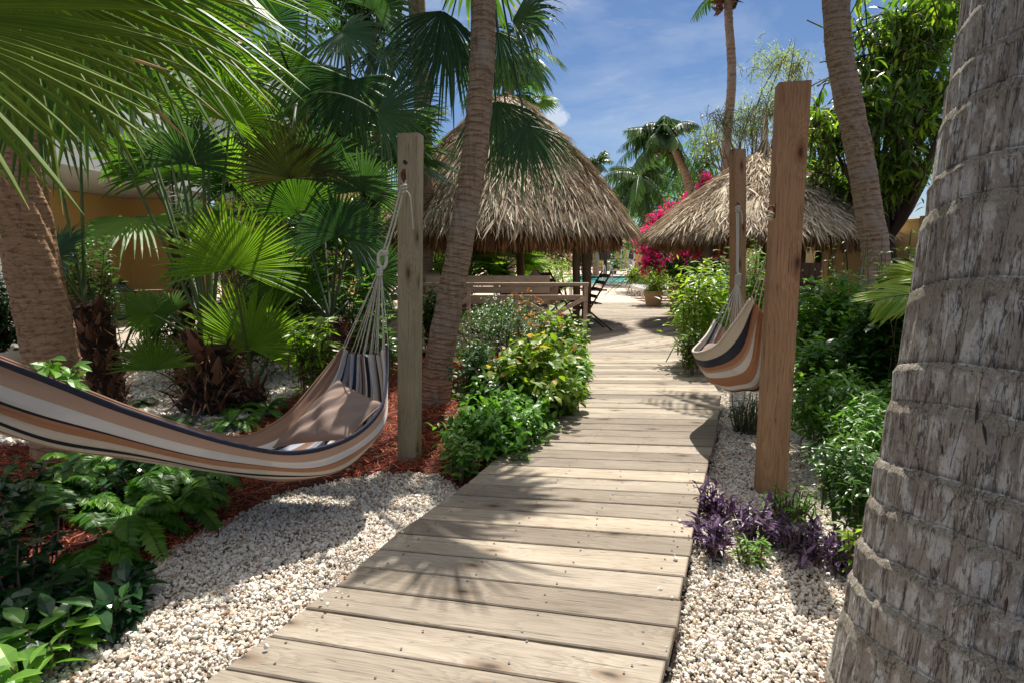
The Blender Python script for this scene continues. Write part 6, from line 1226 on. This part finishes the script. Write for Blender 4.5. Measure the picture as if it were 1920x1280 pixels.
# ================================================================ trees
def tree(label, base, limbs, blobs, leaf, T, m, nt_, nl, trunk_r=.15, cat='tree', name='tree', seed=1, droop=.5, rnd=(0, .9), limb_m='bark_dark', spread=.8, group=None, flowers=None):
    rg_ = np.random.default_rng(seed); th = thing(name, label, cat, base, group); mb = MB(); base = np.array(base, float); fork = base + (np.mean([b_[0] for b_ in blobs], 0) - base) * .45
    tube(mb, catmull([base - [0, 0, .05], (base + fork) / 2 + rg_.normal(0, .08, 3), fork], 12), np.linspace(trunk_r, trunk_r * .7, 12), 12)
    for c, r in blobs:
        for k in range(limbs): e_ = np.array(c) + rg_.normal(0, .45, 3) * np.array(r); tube(mb, bezier(fork, (fork + e_) / 2 + [0, 0, .2] + rg_.normal(0, .22, 3) * np.linalg.norm(e_ - fork), e_, 8), np.linspace(trunk_r * .5, trunk_r * .08, 8), 7)
    mb.build('trunk', M[limb_m], th, smooth=True)
    mb = MB(); tw = MB(); vol = np.array([np.prod(r) ** .66 for c, r in blobs]); cnt = (nt_ * vol / vol.sum()).astype(int)
    fmb = MB()
    for (c, r), n in zip(blobs, cnt):
        d = nrm(rg_.normal(size=(n, 3))); rr = rg_.uniform(.35, 1.05, n)[:, None]; lump = 1 + .3 * np.sin(d[:, :1] * 6 + seed) * np.sin(d[:, 1:2] * 5 + d[:, 2:] * 7)
        tips = np.array(c) + d * rr * lump * np.array(r); r0 = tips - (d * .5 + rg_.normal(0, .35, (n, 3)) + [0, 0, .25]) * leaf * 4.5; t = np.linspace(.15, 1, nl)[None, :, None]
        ctrl = (tips + r0) / 2 + [0, 0, leaf]; P = (1 - t) ** 2 * r0[:, None] + 2 * t * (1 - t) * ctrl[:, None] + t ** 2 * tips[:, None]; Tn = nrm((1 - t) * (ctrl - r0)[:, None] + t * (tips - ctrl)[:, None]); P = P.reshape(-1, 3); Tn = Tn.reshape(-1, 3); q = len(P)
        F_ = frame(Tn, rg_.normal(size=(q, 3)) * .1 + [0, 0, 1]); a_ = np.tile(np.arange(nl) * 2.4, n) + rg_.uniform(0, 3, q); o_ = F_[:, :, 1] * np.cos(a_)[:, None] + F_[:, :, 2] * np.sin(a_)[:, None]
        dd = Tn * .5 + o_ * spread + [0, 0, -droop] + rg_.normal(0, .15, (q, 3)); rn = np.clip(rg_.uniform(*rnd, n).repeat(nl) * .6 + rg_.random(q) * .4, 0, 1)
        scatter(mb, T, P, frame(dd, np.c_[rg_.normal(0, .35, (q, 2)), np.ones(q)]), leaf * rg_.uniform(.6, 1.15, q), rn)
        for k in range(0, n, max(1, n // 40)): tube(mb, bezier(r0[k], ctrl[k], tips[k], 4), leaf * .05, 4, mat=1)
        if flowers:
            nf = int(flowers[1] * n); k = rg_.integers(0, n, nf); pos = tips[k].repeat(flowers[3], 0) + rg_.normal(0, flowers[2] * .6, (nf * flowers[3], 3)); qq = len(pos); scatter(fmb, PETAL, pos, frame(rg_.normal(size=(qq, 3)) + [0, 0, .2], rg_.normal(size=(qq, 3))), flowers[2] * rg_.uniform(.6, 1.1, qq), rg_.random(qq))
    cr = mb.build('crown', [M[m], M[limb_m]], th)
    if fmb.n: fmb.build('blossom', M[flowers[0]], th)
    return th
def B(px, py, D, wpx, hpx, dpt=None): s = D / FPX / 2; return (W(px, py, D), (wpx * s, dpt if dpt else wpx * s * .8, hpx * s))
g0 = lambda px, D: W(px, 500, D) * [1, 1, 0] + [0, 0, GZ]
tree('large dark tree with long drooping leaves over the yellow wall at right', g0(1700, 8.6), 3, [B(1680, 60, 8.5, 190, 160), B(1640, 200, 8.2, 180, 150), B(1560, 240, 9.0, 130, 130), B(1680, 310, 8.4, 150, 160), B(1555, 350, 9.2, 130, 120), B(1740, 180, 8.5, 200, 240), B(1770, 20, 8.8, 180, 200), B(1620, 120, 8.8, 110, 80), B(1560, 380, 9.3, 110, 60)], .20, LANCE, 'tree_dark', 780, 11, .11, seed=4, droop=.75, rnd=(.1, 1.3))
tree('shorter bright leaved tree between the right hut and the large dark tree', g0(1540, 11.5), 2, [B(1530, 330, 11.5, 110, 110), B(1550, 400, 11.0, 90, 60), B(1530, 240, 11.5, 80, 90)], .17, LANCE, 'bush_lime', 230, 10, .08, seed=6, droop=.5, rnd=(0, .7))
tree('airy tree with fine pale foliage behind the right hut', g0(1430, 19), 5, [B(1460, 120, 19, 130, 80), B(1400, 230, 19, 140, 130), B(1500, 130, 18, 60, 60), B(1330, 260, 20, 100, 70), B(1470, 190, 17.5, 110, 120)], .15, leaf_T(.09, .3, .3, .4, (0, .4, 1)), 'tree_pale', 620, 10, .10, seed=8, droop=.2, limb_m='twig', rnd=(0, 1))
tree('bare branched tree with hanging pods above the right hut', g0(1420, 15.5), 12, [B(1400, 230, 15.5, 110, 90), B(1350, 220, 15.5, 60, 60), B(1440, 200, 15.5, 60, 70)], .14, NARROW, 'bush_pale', 200, 6, .035, seed=18, droop=.6, limb_m='twig', )
tree('round green tree behind the bougainvillea', g0(1260, 26), 2, [B(1250, 400, 26, 150, 150), B(1300, 340, 27, 140, 120), B(1180, 440, 28, 90, 60), B(1230, 330, 27, 80, 80)], .26, LANCE, 'bush_green', 520, 9, .15, seed=9, rnd=(0, .8))
tree('olive green airy tree left of the tall slim palm', g0(1310, 22), 3, [B(1320, 300, 22, 90, 120), B(1350, 360, 22, 70, 80)], .2, LANCE, 'tree_dark', 200, 9, .1, seed=10)
tree('magenta bougainvillea climbing beside the right hut', g0(1270, 14.6), 4, [B(1280, 395, 14.8, 80, 46), B(1240, 425, 14.6, 60, 60), B(1320, 345, 15.2, 34, 60), B(1215, 470, 14.2, 50, 80), B(1300, 465, 12.4, 120, 44), B(1350, 462, 12.2, 90, 36), B(1225, 500, 14.0, 50, 50)], .10, OVATE, 'bush_dark', 420, 7, .05, cat='bougainvillea', name='bougainvillea', seed=11, flowers=('magenta', 3.6, .085, 4))
tree('dense dark hedge bush below the bougainvillea by the tan pot', g0(1280, 14.4), 2, [B(1280, 505, 14.2, 90, 70), B(1245, 510, 14.6, 50, 60), B(1330, 500, 13.0, 80, 60)], .12, OVATE, 'bush_dark', 300, 9, .05, cat='shrub', name='shrub', seed=12)
tree('green leafy plant with an orange bloom beside the pool corner', g0(1187, 17.6), 1, [B(1190, 518, 17.6, 24, 22)], .2, LANCE, 'bush_lime', 40, 7, .03, cat='plant', name='leafy_plant', seed=13, flowers=('orange', .06, .12, 5))
tree('pink oleander bush beyond the left hut', g0(1060, 16.5), 2, [B(1058, 478, 16.5, 40, 70), B(1040, 470, 17.0, 40, 50)], .14, LANCE, 'bush_green', 110, 8, .04, cat='shrub', name='oleander', seed=14, flowers=('pink', 1.6, .09, 5), droop=.2)
tree('yellow green feathery hedge behind the left hut', g0(960, 17), 2, [B(900, 470, 17, 150, 90), B(980, 478, 17, 120, 80), B(1030, 470, 17.5, 80, 70), B(830, 470, 17, 130, 100)], .15, NARROW, 'bush_lime', 800, 10, .06, cat='hedge', name='hedge', seed=15, droop=0)
tree('dark leafy tree behind the pool at the left of the pool house', g0(1108, 36), 2, [B(1110, 470, 36, 60, 70), B(1075, 478, 37, 50, 50), B(1095, 440, 38, 60, 50)], .35, LANCE, 'bush_dark', 300, 8, .15, seed=16)
for k, (px, py, D, w_, h_, lab, mm) in enumerate([(1200, 440, 50, 120, 70, 'far dark tree behind the pool house', 'tree_dark'), (1060, 440, 52, 140, 80, 'far green tree at the left beyond the pool', 'bush_green'), (940, 440, 50, 160, 90, 'far tree hidden behind the left hut', 'tree_dark'), (1420, 400, 34, 180, 130, 'tall green tree beyond the right hut', 'bush_green'),
        (1600, 400, 20, 160, 160, 'dark tree beyond the garden wall at right', 'tree_dark'), (760, 420, 30, 220, 180, 'distant green tree seen past the grey hammock post', 'tree_dark'), (1330, 430, 38, 140, 90, 'distant tree between the two huts', 'tree_dark')]):
    tree(lab, g0(px, D), 2, [B(px, py, D, w_, h_), B(px + w_ * .3, py + h_ * .2, D + 1, w_ * .7, h_ * .7), B(px - w_ * .3, py + h_ * .25, D - 1, w_ * .7, h_ * .7), B(px, 480, D, w_ * 1.1, 50)], .012 * D, LANCE, mm, 420, 8, .2, seed=30 + k, rnd=(0, .8))
tree('tall dark tree behind the crossing fan palms at upper left', g0(700, 11.5), 3, [B(680, 40, 11.5, 170, 140), B(640, -20, 11.5, 200, 120), B(720, -60, 11.0, 160, 120)], .13, OVATE, 'bush_dark', 420, 9, .14, seed=44)
# hedge closing the garden at left, behind everything
tree('dark evergreen hedge between the villa and the left hut', g0(640, 12.8), 2, [B(560, 430, 13, 150, 200), B(680, 420, 13, 150, 220), B(760, 450, 13, 90, 140)], .17, LANCE, 'tree_dark', 700, 9, .1, cat='hedge', name='hedge', seed=45)
